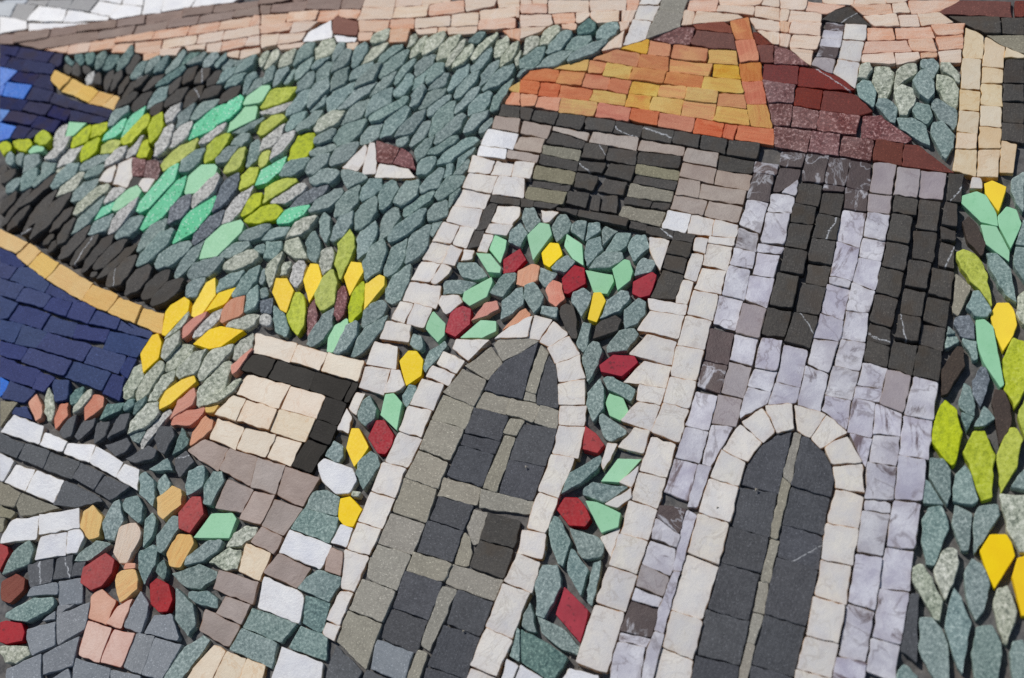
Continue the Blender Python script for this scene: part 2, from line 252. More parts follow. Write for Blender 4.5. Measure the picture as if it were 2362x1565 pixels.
DATA = """
T 0 0
#pale_sky
1 0 20 150 30 90 155 0 150
2 150 35 330 45 240 185 95 160
1 60 0 250 0 220 35 0 25
2 250 0 440 0 410 50 230 35
2 440 0 660 0 610 85 410 50
2 670 0 885 0 800 105 615 85
W 350 65 600 85 560 205 250 185
W 610 92 800 112 980 150 970 175 565 205
W 890 8 1085 40 990 150 805 115
W 905 -30 1125 -30 1095 40 900 0
W 1095 45 1285 60 1265 130 1040 172 995 155
W 1130 -30 1290 -30 1285 55 1100 38
W 1295 -30 1480 -30 1440 110 1275 130
W 1485 -30 1780 -30 1720 60 1450 105
W 1785 -30 2180 -30 2100 10 1960 32 1725 60
W 0 160 100 165 240 192 245 255 0 308
W 250 192 560 210 960 180 470 250 250 275
#dusk_band
u 0 322 125 310 118 398 0 395
u 140 308 460 268 435 345 130 390
u 465 262 690 237 685 290 440 340
u 695 235 1060 185 1045 250 690 290
u 1070 182 1315 140 1300 215 1050 248
u 1325 138 1650 88 1640 160 1305 213
u 1660 86 1935 52 1915 120 1650 158
u 1940 52 2335 2 2320 65 1920 120
u 150 395 435 352 690 300 885 288 870 358 610 408 370 440
u 895 290 1225 232 1190 315 875 358
u 1235 230 1525 185 1505 260 1200 315
u 1530 185 1805 140 1775 215 1510 260
u 1812 140 2115 98 2095 165 1785 215
u 2122 98 2348 65 2348 140 2100 165
#pink_sky
i 370 450 625 412 600 485
i 630 410 815 385 795 465 605 485
i 820 385 1050 345 1020 435 800 465
i 1055 350 1400 290 1365 370 1040 400
i 1405 290 1715 240 1685 320 1375 370
i 1720 240 1990 200 1965 275 1690 320
i 1995 200 2280 150 2245 240 1970 275
i 2285 150 2348 140 2348 225 2250 240
i 1040 405 1215 378 1130 470 1000 475
i 1225 380 1465 360 1435 475 1280 490 1220 470
p 1475 360 1785 320 1765 395 1460 440
p 1790 320 2025 285 2005 370 1770 395
p 2030 285 2348 232 2340 315 2010 370
i 1295 490 1440 478 1430 505 1300 550
p 1450 455 1625 435 1590 500 1450 505
p 1670 420 1860 395 1850 440 1690 450
p 1865 395 2000 375 1985 465 1870 465
i 2010 375 2235 340 2205 420 1990 465
p 2240 340 2348 320 2348 400 2210 420
p 2060 480 2160 460 2150 520 2060 510
p 2165 455 2348 430 2340 470 2160 530
#deep_sea
v 0 410 170 430 130 500 0 485
v 180 430 480 480 430 560 140 515
v 490 485 560 480 540 580 500 610 430 565
v 0 490 90 515 30 600 0 600
v 100 520 230 545 190 640 40 605
v 235 550 500 590 480 670 190 650
B 0 610 155 640 90 720 55 745 0 790
v 160 650 350 670 300 770 90 720
v 360 675 460 690 455 740 500 820 305 775
B 60 745 285 775 210 895 20 860
B 0 795 50 765 20 860 0 860
v 300 785 480 830 440 920 240 895
v 490 840 640 890 610 970 450 920
v 0 870 250 910 190 1000 0 985
v 260 925 470 950 410 1040 205 995
v 475 955 640 1005 590 1090 430 1040
v 650 915 1010 1000 980 1060 620 970
v 640 1000 980 1070 900 1110 760 1080 620 1090
B 0 985 85 995 20 1090 0 1100
v 95 1000 340 1050 280 1130 25 1085
v 350 1055 540 1095 480 1190 285 1150
B 0 1115 150 1150 90 1250 0 1275
v 155 1140 290 1165 220 1250 95 1245
v 300 1165 370 1180 270 1250 230 1240
#shore_band
n 500 640 640 712 545 815 455 710
n 642 714 762 770 680 862 548 817
n 765 772 893 830 800 930 684 864
n 896 832 1018 865 925 955 804 932
n 1022 866 1072 880 1022 988 930 958
#hill
LE 615 445 640 600 100
LE 705 460 730 590 90
LE 830 450 800 600 100
LE 950 450 870 630 100
LE 1060 480 930 640 100
LE 1210 420 1060 640 110
Lk 1270 490 1150 670 110
Lk 590 560 620 670 90
Lk 690 580 700 710 90
Lk 790 590 770 680 90
LG 850 640 775 765 70
Lk 880 650 890 780 80
Lk 1020 620 950 820 80
Lk 1100 640 1010 820 70
Lk 1170 680 1060 850 80
Le 1340 550 1180 720 100
Le 1460 490 1300 670 90
LE 1530 510 1390 680 80
Le 1670 450 1500 670 110
LE 1800 470 1610 610 90
Le 1880 480 1690 590 80
Le 1980 480 1830 610 90
Le 2060 480 1940 610 80
Le 2140 490 2000 620 90
Le 2260 480 2110 590 70
Le 2320 500 2130 680 90
Lk 1340 680 1200 820 80
Lk 1480 650 1290 820 90
LE 1670 610 1400 780 110
Lk 1790 590 1650 760 100
Lk 1900 620 1740 760 100
Lk 2000 640 1870 780 90
Le 2130 620 1950 760 90
Le 2230 650 2020 810 90
Le 2310 650 2190 850 90
Le 2400 700 2220 860 80
Lk 1240 720 1100 880 70
Lk 1250 830 1040 990 80
Lk 1370 830 1180 1010 100
Le 1530 760 1320 1000 120
Lk 1640 700 1510 860 90
Lk 1700 790 1490 980 110
Lk 1830 760 1650 980 110
Lk 2000 780 1790 920 100
Lk 2180 780 1960 940 100
Lk 1490 920 1350 1050 100
Le 1990 850 1730 1080 120
Le 1765 930 1590 1150 100
LG 1630 930 1490 1120 100
Lh 1320 950 1090 1250 110
Le 1165 960 970 1140 100
Lh 1150 1070 920 1280 110
Lf 790 1050 580 1240 140
LG 610 1110 480 1320 110
Ll 380 1180 400 1320 160
Ll 200 1230 210 1370 170
Ll 60 1270 40 1400 130
Lf 400 1340 250 1370 80
LG 640 1230 400 1470 100
Ll 830 1130 640 1340 150
Ll 980 1070 800 1240 130
Ll 900 1250 720 1450 130
LG 740 1300 490 1540 100
Ll 1080 1270 900 1380 120
Ll 1350 1040 1110 1310 150
Ll 1480 1020 1350 1300 120
LG 1310 1220 1140 1420 90
Ll 1330 1260 1240 1440 120
LG 1150 1320 950 1530 110
LG 1570 1130 1390 1410 120
LG 1740 1100 1530 1350 120
Lh 2040 940 1690 1290 160
Lh 2190 880 1970 1140 120
Lf 2440 790 2200 960 140
Lf 2320 950 2060 1210 150
Le 2380 1050 2060 1200 110
LG 2050 1120 1790 1310 90
Ll 1790 1240 1440 1530 150
Ll 2080 1220 1830 1460 140
Le 2250 1210 2080 1320 100
Le 1850 1340 1600 1560 130
Le 2160 1310 1950 1470 110
Ll 2230 1350 2030 1560 140
Le 2330 1250 2210 1500 110
Le 1000 1380 700 1540 110
Le 100 1370 100 1510 90
Le 200 1380 180 1500 100
Le 340 1370 190 1560 140
Le 490 1430 350 1565 120
T 600 0
#dusk_band
u 0 50 100 45 85 125 0 130
u 110 48 430 5 405 95 95 120
u 0 0 295 0 100 40 0 45
u 300 -20 430 -20 425 0 300 20
u 440 -10 735 -10 710 85 415 95
u 750 -10 950 -10 915 75 725 80
#pink_sky
p 945 -10 1225 -10 1210 70 925 70
p 1230 -10 1460 -10 1450 50 1215 60
p 1475 -10 1720 -10 1720 20 1540 45 1465 45
p 1850 -10 2130 -10 2120 50 1865 110 1850 20
p 2140 -10 2348 -10 2348 60 2150 70
i 1530 50 1725 20 1845 12 1845 120 1520 150
p 1220 65 1520 50 1500 155 1195 170
p 925 72 1210 75 1185 175 880 180
i 720 85 910 85 870 165 760 165 715 135
i 0 130 250 115 220 205 0 230
i 260 115 525 95 500 185 235 205
i 535 100 705 90 700 140 620 185 510 190
i 0 235 295 210 260 275 0 310
p 305 205 530 195 420 280 270 300
p 0 320 170 310 150 400 0 430
p 180 310 420 300 380 370 160 400
p 0 432 90 412 0 470
p 160 410 390 385 360 420 180 450
i 885 185 1170 180 1150 250 1050 290 895 290
i 1185 172 1400 165 1385 260 1170 255
p 1405 165 1725 150 1715 240 1600 250 1395 260
p 1730 130 1975 120 1960 230 1720 245
p 1990 95 2315 65 2310 155 1985 180
i 1985 185 2305 160 2300 255 1975 270
p 1400 265 1600 252 1590 300 1430 305
i 1605 248 1685 242 1680 280 1610 290
p 1690 250 1960 235 1940 300 1700 305
i 1190 270 1350 265 1320 380 1170 390
i 885 300 1020 290 990 360 880 370
p 780 380 880 372 840 440 780 440
p 2320 70 2348 70 2348 160 2315 160
i 2190 275 2348 255 2348 370 2260 330
#hill_cottage
W 640 190 655 340 500 370 390 370 420 300
z 690 150 870 195 890 250 870 330 660 300 650 190
W 665 310 870 335 850 370 690 370
#hill
Lj 80 460 0 610 90
Lj 170 450 40 640 100
Lj 330 450 170 620 120
Le 490 370 290 610 120
Lj 670 350 500 560 150
Le 640 490 470 630 90
Le 770 370 660 560 100
Le 840 430 640 670 120
Le 960 380 830 610 120
Lj 1180 260 1000 390 130
Lj 1160 380 890 590 110
Le 1290 390 1070 560 110
Lj 1410 290 1290 440 90
Lj 1520 310 1350 540 90
Lj 1680 290 1450 500 120
Lj 1820 310 1590 540 110
Lj 1860 360 1680 610 90
LE 2040 280 1880 390 110
Lj 1930 400 1730 640 100
Lj 2150 290 1910 540 100
Lj 2240 320 2110 520 120
Lj 2340 380 2170 590 110
Lj 2400 430 2290 600 90
Le 140 610 0 760 120
Le 260 590 110 790 110
Le 320 600 190 760 80
Le 470 510 320 720 110
Le 640 560 510 750 120
Le 490 650 320 850 120
Le 800 600 640 820 120
Le 1020 560 800 710 110
Le 1100 580 840 820 110
Le 1340 440 1060 690 140
Le 1390 530 1210 760 100
Le 1570 490 1390 680 120
Le 1530 590 1370 830 80
Le 1660 570 1490 750 120
Le 1890 560 1700 820 120
Le 2090 430 1900 650 100
Le 2150 540 1980 770 110
Le 2310 590 2010 810 120
Le 1710 660 1520 820 110
Le 1980 650 1750 890 120
Le 2300 710 2090 1000 130
Le 1240 630 990 880 90
Le 1370 670 1210 870 130
Le 840 730 600 1010 150
Le 1050 740 700 980 120
Le 630 700 430 990 140
Le 610 850 450 1000 90
Le 460 770 240 1060 140
Le 1200 770 960 1080 170
Le 1490 770 1360 980 110
Le 1690 770 1430 980 110
Le 1720 840 1500 1040 100
Le 1980 780 1750 1020 110
Le 2090 830 1870 1050 150
Le 2070 990 1830 1210 120
Ll 320 780 0 980 150
LG 290 910 0 1030 100
Ll 230 1040 -10 1230 130
LG 220 1110 0 1370 120
Le 410 990 230 1180 120
Le 570 1000 320 1200 110
Lj 770 1010 480 1190 150
Le 1000 890 690 1150 140
Le 1340 880 980 1100 140
Le 1350 970 1060 1250 150
Le 1500 990 1210 1270 120
Le 1760 910 1520 1210 150
Le 1840 1030 1570 1300 130
Le 960 1060 650 1300 160
Le 690 1170 480 1300 120
Le 1100 1100 890 1300 130
Le 1530 1070 1350 1320 120
Le 1570 1230 1400 1450 120
Le 1330 1200 1220 1310 100
Le 1790 1240 1510 1400 110
Le 2100 1060 1970 1210 90
Le 1960 1240 1590 1490 140
Le 1590 1420 1390 1565 150
Le 1760 1480 1600 1590 130
Le 1940 1330 1760 1540 120
LG 310 1180 70 1480 120
Ll 490 1200 250 1440 180
Lh 240 1400 -70 1670 150
Ll 80 1350 0 1540 110
Le 690 1300 430 1390 110
Le 890 1290 620 1490 140
Le 640 1400 410 1565 130
Le 430 1420 180 1590 140
#hill_farmhouse
w 960 1300 1035 1290 1050 1440 1035 1570 890 1565 1000 1380
w 940 1310 990 1370 870 1560 740 1530 850 1410
s 1055 1275 1260 1340 1190 1480 1055 1465 1050 1320
s 1270 1340 1360 1390 1395 1530 1200 1475
w 1070 1475 1340 1530 1390 1600 1030 1600
T 1200 0
#pink_sky
p 0 0 100 0 100 40 0 45
p 110 0 245 0 245 32 120 40
p 250 0 610 0 620 105 250 120
p 630 0 950 0 950 90 630 105
i 965 0 1080 0 1050 80 965 85
i 0 50 240 38 240 125 0 130
p 0 135 270 130 290 210 250 235 0 250
p 0 255 240 238 200 270 0 350
i 290 130 485 115 490 205 320 215
p 505 112 620 110 620 140 530 210 510 200
p 640 110 890 92 890 190 700 210 680 170 630 140
p 925 95 1050 85 1020 190 915 200
p 895 205 985 205 960 270 920 290
i 370 220 510 215 500 270 390 260
p 940 280 910 430 740 465 790 400
i 1530 0 1780 0 1765 100 1510 90
p 1790 0 2190 0 2170 45 1800 45
p 1795 50 2115 55 2100 140 1775 108
p 2195 0 2348 0 2348 65 2180 45
p 2130 62 2348 75 2348 190 2120 150
p 1480 95 1580 105 1550 220 1450 220
p 1590 110 1960 130 2000 150 1880 190 1560 220
p 2080 160 2348 195 2348 290 2130 260
p 2150 275 2348 295 2348 400 2280 400
#house_chimney
w 1090 -10 1280 -10 1250 45 1075 40
w 1070 45 1250 50 1200 185 1025 170
w 1010 180 1180 200 1135 360 920 415
g 1285 -10 1520 -10 1480 115 1260 95
g 1250 100 1475 125 1445 240 1260 310 1145 350 1180 240
#hill
Lj 350 230 180 420 120
Lj 170 330 0 480 150
LE 680 170 510 310 140
Le 900 220 680 350 130
Le 460 270 250 490 130
Le 650 320 380 440 120
Le 220 440 0 620 170
Le 480 460 140 640 130
Le 780 370 420 580 120
Le 80 620 -30 710 60
#orange_roof
y 890 440 1140 365 1170 375 1150 495
o 1172 375 1360 410 1340 510 1152 495
o 1390 405 1690 445 1670 555 1360 520
y 1710 450 1945 465 1960 590 1700 570
o 650 530 870 450 1090 490 1060 600
o 1085 500 1340 520 1330 640 1060 605
x 1355 530 1730 580 1700 680 1340 640
y 1740 580 1960 590 1985 715 1740 690
y 300 620 550 550 620 545 600 640
o 625 545 770 570 750 655 602 645
y 780 575 1015 605 980 720 745 680
o 1020 615 1320 655 1290 755 985 720
o 1325 660 1660 690 1630 800 1300 760
y 1665 690 1985 720 2010 850 1630 800
a 30 690 80 640 250 625 350 640 320 745 20 715
o 360 645 585 665 550 770 320 745
a 590 665 820 705 785 805 550 775
a 825 710 1005 735 970 845 790 810
y 1010 735 1250 755 1230 865 975 840
x 1265 770 1505 785 1480 890 1245 860
y 1510 800 1780 830 1770 935 1485 900
o 1790 840 2020 850 2040 985 1780 955
a 0 725 180 745 150 855 0 840
a 185 745 365 765 340 880 160 850
a 375 770 655 815 620 905 345 880
y 660 815 965 860 945 955 625 905
x 980 845 1190 870 1165 985 945 955
y 1195 875 1475 905 1445 1035 1165 985
x 1480 910 1770 945 1740 1080 1455 1040
y 1775 960 2050 990 2060 1130 1745 1085
x 370 890 700 935 660 1045 345 1010
a 710 935 1005 985 975 1095 680 1050
a 1020 990 1255 1020 1230 1135 985 1085
a 1265 1030 1580 1070 1550 1195 1240 1140
a 1590 1070 1840 1120 1820 1235 1560 1195
a 1850 1120 1960 1135 1920 1255 1825 1235
a 1970 1140 2280 1165 2285 1310 1945 1260
c 0 845 155 865 135 955 0 955
c 170 875 365 885 340 1005 135 960
c -70 840 0 845 0 955 -130 935
o -20 715 20 715 0 735 0 835 -80 830
y 0 740 -90 800 -60 830 -5 830
#roof_ridge
S oaoax 1885 200 2060 150 1935 360 2110 350 1980 560 2160 545 2000 735 2185 730 2040 945 2225 940 2075 1135 2275 1155
#maroon_roof
s 1430 255 1570 255 1540 400 1360 390 1210 360
z 1560 230 1830 200 1885 240 1920 310 1590 270
r 1590 280 1920 310 1950 450 1700 430 1545 400
r 2095 290 2140 280 2290 400 2130 400
r 2135 405 2285 410 2280 570 2170 560
#house_window
k -160 940 0 960 -10 1070 -200 1040
k 0 960 120 985 85 1090 0 1070
k 130 990 345 1020 310 1130 100 1085
k 355 1025 590 1060 550 1180 325 1130
k 600 1060 860 1095 835 1200 590 1175
k 870 1095 1110 1135 1080 1240 840 1200
k 1120 1140 1390 1180 1365 1290 1090 1250
k 1400 1180 1625 1225 1600 1340 1370 1290
k 1640 1225 1870 1260 1850 1390 1620 1340
k 1885 1270 2170 1300 2130 1440 1865 1400
t -220 1050 0 1075 -20 1195 -255 1160
t 30 1095 285 1140 240 1255 0 1210
t 300 1140 625 1210 605 1280 440 1220 290 1180
t 660 1195 1070 1240 1050 1360 620 1280
t 1090 1265 1490 1330 1470 1415 1055 1370
k 290 1190 420 1220 590 1290 560 1350 235 1285
q 215 1310 555 1360 530 1455 190 1385
k 185 1395 530 1460 510 1545 170 1480
k 590 1290 790 1320 755 1440 550 1420
k 800 1330 1055 1370 1040 1500 770 1450
k 1070 1375 1455 1395 1430 1520 1055 1480
t 1500 1340 1790 1385 1770 1510 1465 1460
k 1800 1405 2110 1460 2090 1565 1780 1530
T 1762 0
#maroon_roof
s 105 420 230 450 415 600 95 570
r 0 575 310 605 300 770 -10 730
r 325 615 500 640 700 720 820 830 600 810 310 775
s 0 740 280 770 260 930 40 930 10 800
r 300 785 530 815 500 990 270 950
r 550 825 810 850 980 1000 860 1040 520 990
s 50 940 265 950 245 1135 80 1130
s 270 960 485 1000 470 1165 255 1140
s 510 1000 860 1045 830 1215 485 1180
s 900 1050 1050 1045 1330 1260 1290 1290 1060 1260 880 1240
s 95 1150 425 1185 390 1375 95 1320
s 440 1190 690 1220 660 1400 400 1365
s 720 1230 985 1265 960 1440 685 1400
r 1020 1265 1260 1300 1240 1490 985 1450
r 1280 1310 1400 1310 1720 1560 1250 1490
#pink_sky
p 140 -10 390 -10 370 90 140 70
p 395 -10 520 -10 520 10 395 10
p 530 -10 810 -10 805 40 535 30
p 825 -10 1100 -10 1100 35 820 40
p 1105 -10 1330 -10 1290 20 1110 30
i 1300 15 1770 -5 1590 100 1330 125
p 1150 35 1280 20 1320 120 1175 125
i 780 50 1145 35 1170 125 900 140
i 400 10 760 50 690 75 560 130 370 100
p 140 85 230 95 205 190 140 185
p 240 95 520 115 510 200 225 195
i 140 195 245 205 215 300 140 290
p 250 205 510 210 500 325 225 305
p 140 298 250 310 225 425 140 410
p 260 315 515 335 480 450 235 425
p 230 435 440 460 420 580 320 520
p 900 150 1190 130 1220 240 1000 240 960 200
p 1210 140 1380 130 1410 235 1235 240
p 1390 125 1580 110 1715 210 1420 235
i 940 255 1165 255 1195 360 935 370
i 1195 250 1510 245 1540 345 1200 355
i 1510 235 1800 220 1800 260 1790 310 1550 320
i 920 375 1285 365 1330 475 890 485
i 1305 365 1530 345 1570 470 1340 465
i 1555 340 1790 315 1795 435 1585 460
p 890 490 1170 480 1185 580 885 560
p 1180 490 1395 480 1405 530 1320 570 1195 590
i 1420 480 1560 475 1560 520 1420 530
p 1570 465 1780 445 1780 570 1610 560
#neighbour_house
r 1770 5 2220 10 2240 150 1620 130 1590 100
r 2265 20 2348 10 2348 155 2265 150
k 1640 140 2120 165 2135 305 2000 300 1840 240
k 2145 165 2348 160 2348 315 2165 300
q 2010 320 2348 325 2348 490 2290 480 2110 385
C 2185 430 2348 500 2348 535 2175 530
C 1820 255 1985 330 1975 530 1790 520
C 1785 530 1960 540 1945 810 1775 800
C 1775 805 1955 825 1950 1005 1765 990
C 1765 1000 1945 1015 1925 1210 1750 1190
C 1745 1195 1925 1220 1915 1350 1735 1340
C 1735 1345 1920 1355 1910 1600 1705 1540
C 2000 335 2175 430 2165 615 1975 605
C 1970 615 2160 630 2155 755 1970 750
C 1965 755 2150 770 2145 965 1960 945
C 1955 955 2145 970 2140 1155 1950 1135
C 1950 1145 2140 1165 2135 1345 1940 1340
C 1940 1350 2130 1355 2110 1600 1925 1590
C 2145 1275 2280 1305 2250 1565 2130 1560
k 2180 540 2348 535 2348 750 2165 740
k 2165 755 2348 765 2348 915 2160 905
k 2160 920 2348 930 2348 1110 2155 1100
k 2155 1110 2348 1120 2348 1290 2150 1265
#slender_chimney
k 770 65 980 245 740 215 530 185 620 110
M 570 195 725 218 710 280 550 265
m 545 270 710 285 700 355 525 335
m 525 345 700 360 680 430 515 420
M 510 420 680 440 650 540 480 520
T 470 525 645 545 620 670 430 590
w 740 220 930 230 915 375 720 355
w 715 365 905 380 865 560 670 535
w 675 540 865 575 820 800 630 670
#roof_shrub
j 880 575 960 570 985 620 930 710 845 720 870 620
j 1010 590 1120 590 1175 650 1170 730 1110 890 1040 880 970 720
j 1190 640 1290 570 1360 560 1390 600 1370 670 1270 740 1170 820
e 1440 520 1540 530 1590 590 1530 720 1410 600 1410 550
j 1600 570 1690 570 1770 690 1770 780 1690 690 1590 620
e 1420 640 1470 650 1540 770 1540 850 1490 910 1400 850 1340 740
j 1570 680 1680 690 1765 790 1755 950 1730 970 1640 920 1560 800
e 830 770 890 715 960 730 1015 820 1005 940 980 970 860 880
j 1190 800 1250 770 1350 800 1380 910 1290 1040 1220 1030 1170 870
e 1030 890 1110 880 1210 970 1190 1110 1140 1090 1010 950
e 1380 920 1500 950 1525 1050 1470 1130 1360 1050 1340 990
e 1520 890 1580 880 1740 980 1745 1110 1720 1170 1570 1060 1510 960
e 1205 1060 1350 1060 1470 1140 1500 1320 1420 1290 1230 1160
e 1520 1110 1610 1085 1720 1220 1720 1330 1640 1450 1500 1200
T 0 380
#hill
Lk 50 0 0 90 80
Lk 150 40 0 180 90
Le 180 120 40 250 90
Le 340 20 180 240 120
Le 510 -20 300 200 90
Lj 590 0 490 70 60
Lk 510 80 160 400 80
Le 730 -10 460 220 140
Lj 750 70 510 300 120
Le 950 0 760 130 90
Le 890 110 640 350 120
Lj 990 190 680 470 130
LG 1130 200 950 360 110
Lf 1290 200 1010 420 150
Lh 1620 0 1240 420 180
Lh 1690 110 1270 570 150
Lf 1950 0 1660 250 190
LG 1990 90 1730 390 130
LD 2160 60 1920 420 130
Ll 2348 20 2150 220 140
LG 2290 190 2000 540 120
Ll 2420 260 2180 460 150
LG 1280 280 970 620 110
Lh 1050 320 850 520 90
Le 930 290 640 630 130
Le 1030 420 800 650 120
Le 1290 450 1040 660 130
LD 1730 270 1510 530 140
Lh 1940 280 1570 710 160
LD 2020 410 1740 720 130
Lf 2180 510 1820 860 220
Le 1500 480 1230 780 130
Le 1580 580 1230 920 140
Le 1720 690 1400 930 150
Le 1840 680 1570 1020 130
Le 2250 710 1940 830 110
Le 2020 850 1690 1010 150
Lj 2340 800 2010 940 130
Lk 270 210 0 560 80
Lk 150 240 0 440 90
Lk 270 360 50 600 70
Lk 520 230 190 590 100
Lk 640 260 270 670 110
Lk 660 380 450 610 80
Lk 490 620 380 730 60
Lk 690 490 520 740 90
Lk 280 560 180 640 50
Lk 510 680 430 800 60
Lk 810 560 520 860 120
Lk 900 620 620 910 110
Lk 1020 630 720 970 110
Lk 1140 660 840 950 120
Lk 1220 720 880 1040 100
Lk 890 960 810 1020 60
Lk 1250 820 970 1110 140
Lk 1370 920 1140 1180 140
Lk 1540 950 1290 1230 140
Lk 1670 1030 1370 1280 150
Le 1850 1000 1680 1200 140
Le 2200 960 1950 1140 120
Le 2348 920 2110 1200 150
Le 2348 1090 2210 1330 130
#shore_flowers
LY 1950 1020 1740 1380 170
LY 2160 1070 1840 1320 120
LY 1690 1200 1470 1540 190
Lc 2220 1180 2000 1440 160
Lc 1870 1320 1640 1565 110
LG 2010 1300 1740 1565 130
Lj 1710 1330 1490 1565 120
Lj 2348 1340 2020 1490 130
#meadow_cottage
w 900 150 960 60 1040 10 1050 80 1000 165
w 1050 0 1190 -60 1190 100 1140 200 1005 165 1060 60
s 1190 -60 1320 -45 1285 100 1190 100
s 1325 -40 1425 -30 1440 40 1410 130 1290 100
k 1200 110 1280 120 1240 180 1150 220
w 1290 120 1390 130 1330 240 1300 240 1250 180
#shore_band
n 10 600 250 710 150 800 -20 735
n 265 715 370 790 255 915 150 820
n 375 800 530 900 420 1030 260 910
n 540 905 830 1075 735 1225 425 1035
n 840 1090 1070 1185 970 1330 745 1225
n 1075 1205 1280 1285 1215 1430 975 1335
n 1290 1300 1475 1350 1450 1520 1220 1430
#harbour_water
b 0 755 140 815 235 920 160 930 0 870
b 0 880 160 940 85 1040 0 1010
b 170 930 260 930 440 1070 400 1150 90 1040
b 0 1025 210 1100 140 1210 0 1175
b 225 1110 460 1185 390 1290 150 1220
b 450 1080 730 1235 600 1240 410 1155
b 0 1190 160 1260 80 1380 0 1390
b 165 1265 450 1350 370 1485 85 1400
b 475 1190 660 1250 600 1370 395 1300
b 665 1250 750 1245 865 1305 800 1430 605 1370
b 875 1320 1085 1400 1050 1490 810 1430
b 1090 1415 1370 1510 1350 1580 1055 1500
b 460 1370 690 1440 650 1550 380 1490
b 700 1450 990 1500 950 1600 660 1560
T 600 380
#hill
Le 730 60 450 150 140
Ll 340 130 -10 330 150
LG 420 170 70 340 130
LD 610 180 260 390 120
Lh 440 370 150 520 120
Le 740 220 450 430 130
e 740 60 780 30 960 100 960 120 790 210 745 130
Le 1100 110 900 320 130
Le 900 190 660 480 150
Le 1220 140 1090 410 150
Le 1450 150 1220 370 170
Le 1720 20 1430 270 130
Le 1840 100 1580 310 150
Le 1890 -60 1740 90 120
Le 1560 240 1280 470 120
Le 1050 280 850 590 160
Le 850 400 640 710 130
Le 1240 370 1060 670 150
Le 1520 400 1140 700 150
Le 1800 200 1700 400 90
Le 1690 330 1520 540 150
Le 1690 480 1530 640 130
Le 1530 550 1320 890 180
Le 580 410 580 700 110
Lj 520 460 220 660 130
Le 480 610 480 890 130
j 230 680 340 650 370 750 430 850 310 840 215 770
Lj 190 790 70 1110 150
Lj 280 870 160 1010 90
LG 380 840 310 1120 140
Lj 620 730 570 1010 140
Le 1040 490 870 850 160
Le 1130 670 950 1060 200
Le 1320 650 1130 1000 160
Le 1360 910 1140 1260 190
Ll 220 400 -150 500 160
Le 280 570 0 660 110
Le 100 540 -200 680 120
Le 190 690 0 830 160
Le 70 740 -80 770 90
Le 40 930 0 1080 70
Le 60 1100 0 1230 90
D 0 1230 110 1200 100 1340 0 1330
Le 130 1260 240 1565 140
Le 660 1280 440 1650 150
Le 880 1410 680 1720 150
Le 1130 1220 920 1460 170
Le 1140 1360 840 1740 150
LG 60 1340 40 1470 110
#meadow_flowers
Ll 820 590 730 1040 170
Y 140 1020 240 1025 305 1135 235 1340 180 1310 105 1150
Y 450 890 525 895 560 1040 440 1250 385 1040
Y 815 870 910 880 930 960 800 1180 750 1010
Y 945 1075 1070 990 1125 1010 1120 1090 930 1310
Ll 340 1130 320 1530 180
Ll 640 960 560 1330 190
Ll 920 1040 800 1440 130
Ls 490 1200 430 1550 110
Ls 750 1090 700 1420 120
Lf 780 1380 620 1700 150
#house_wall
w 1920 -77 2125 -20 2075 90 1885 60
w 2130 -30 2290 0 2250 110 2080 90
w 1890 70 2150 100 2085 265 1830 205
w 2150 110 2400 130 2400 300 2095 265
w 1830 215 2080 270 2020 395 1750 365
w 1750 375 2010 405 1950 580 1680 515
w 1650 525 1800 560 1725 715 1565 690
w 1805 560 1930 580 1860 755 1730 715
w 1555 700 1710 720 1635 890 1470 850
w 1720 730 1830 770 1760 915 1650 890
w 1840 770 1930 785 1910 850 1815 870
w 1460 870 1620 900 1535 1065 1365 1035
w 1640 900 1725 935 1700 1000 1600 1085 1540 1060
w 1360 1050 1635 1090 1590 1290 1285 1220
w 1270 1235 1385 1260 1310 1435 1190 1390
w 1395 1260 1560 1300 1490 1470 1315 1435
w 1150 1415 1360 1460 1340 1600 1085 1565
w 2150 370 2348 380 2340 450 2260 540 2090 510
w 2085 530 2280 550 2225 640 2045 610
w 2020 620 2120 640 2060 790 1960 780
w 1640 1180 1790 1180 1830 1250 1690 1370 1610 1250
#house_frame
k 2085 270 2348 310 2348 375 2080 340
k 2070 350 2140 350 2050 560 1960 590 2020 400
k 1950 590 2040 590 1980 740 1880 750
#flower_wreath
f 2115 630 2225 680 2215 760 2165 890 2065 760 2080 680
f 1950 805 2080 810 2180 940 2170 990 2060 980
e 1775 870 1950 870 2050 1000 1960 1040 1820 1000 1760 910
R 2190 850 2340 750 2400 850 2290 970 2190 985
e 1650 1040 1800 1025 1960 1060 1830 1160 1650 1160
f 1840 1150 2090 1010 2100 1060 2050 1190 1890 1280 1825 1225
e 2190 980 2310 975 2300 1040 2180 1200 2060 1160
c 2030 1240 2140 1225 2160 1300 2050 1360 1905 1410
R 1720 1310 1830 1270 1905 1300 1895 1440 1760 1560 1670 1510
f 1565 1320 1670 1430 1660 1540 1600 1600 1490 1480 1530 1340
f 1990 1400 2130 1410 2130 1500 2000 1565 1800 1560
T 1200 380
#house_window
q 140 10 500 70 470 180 115 130
k 115 145 465 190 425 245 100 195
q 70 200 420 250 385 360 25 300
k 0 305 130 330 120 390 0 375
k 135 335 360 370 300 410 120 380
k 540 -30 780 -5 740 75 520 60
k 510 80 705 120 660 240 490 205
k 440 240 625 260 590 385 410 345
k 810 0 1040 15 1005 150 770 100
k 770 130 965 165 925 280 700 240
k 660 270 725 285 710 420 620 400
k 750 280 880 285 870 440 730 410
q 1050 -10 1445 50 1420 145 1030 85
k 1035 95 1420 155 1395 235 1020 160
q 1000 165 1390 240 1360 335 960 280
k 950 285 1190 335 1170 390 935 350
k 1200 340 1355 355 1330 410 1180 385
q 930 365 1310 430 1260 560 885 465
t 1470 -10 1770 40 1740 180 1435 110
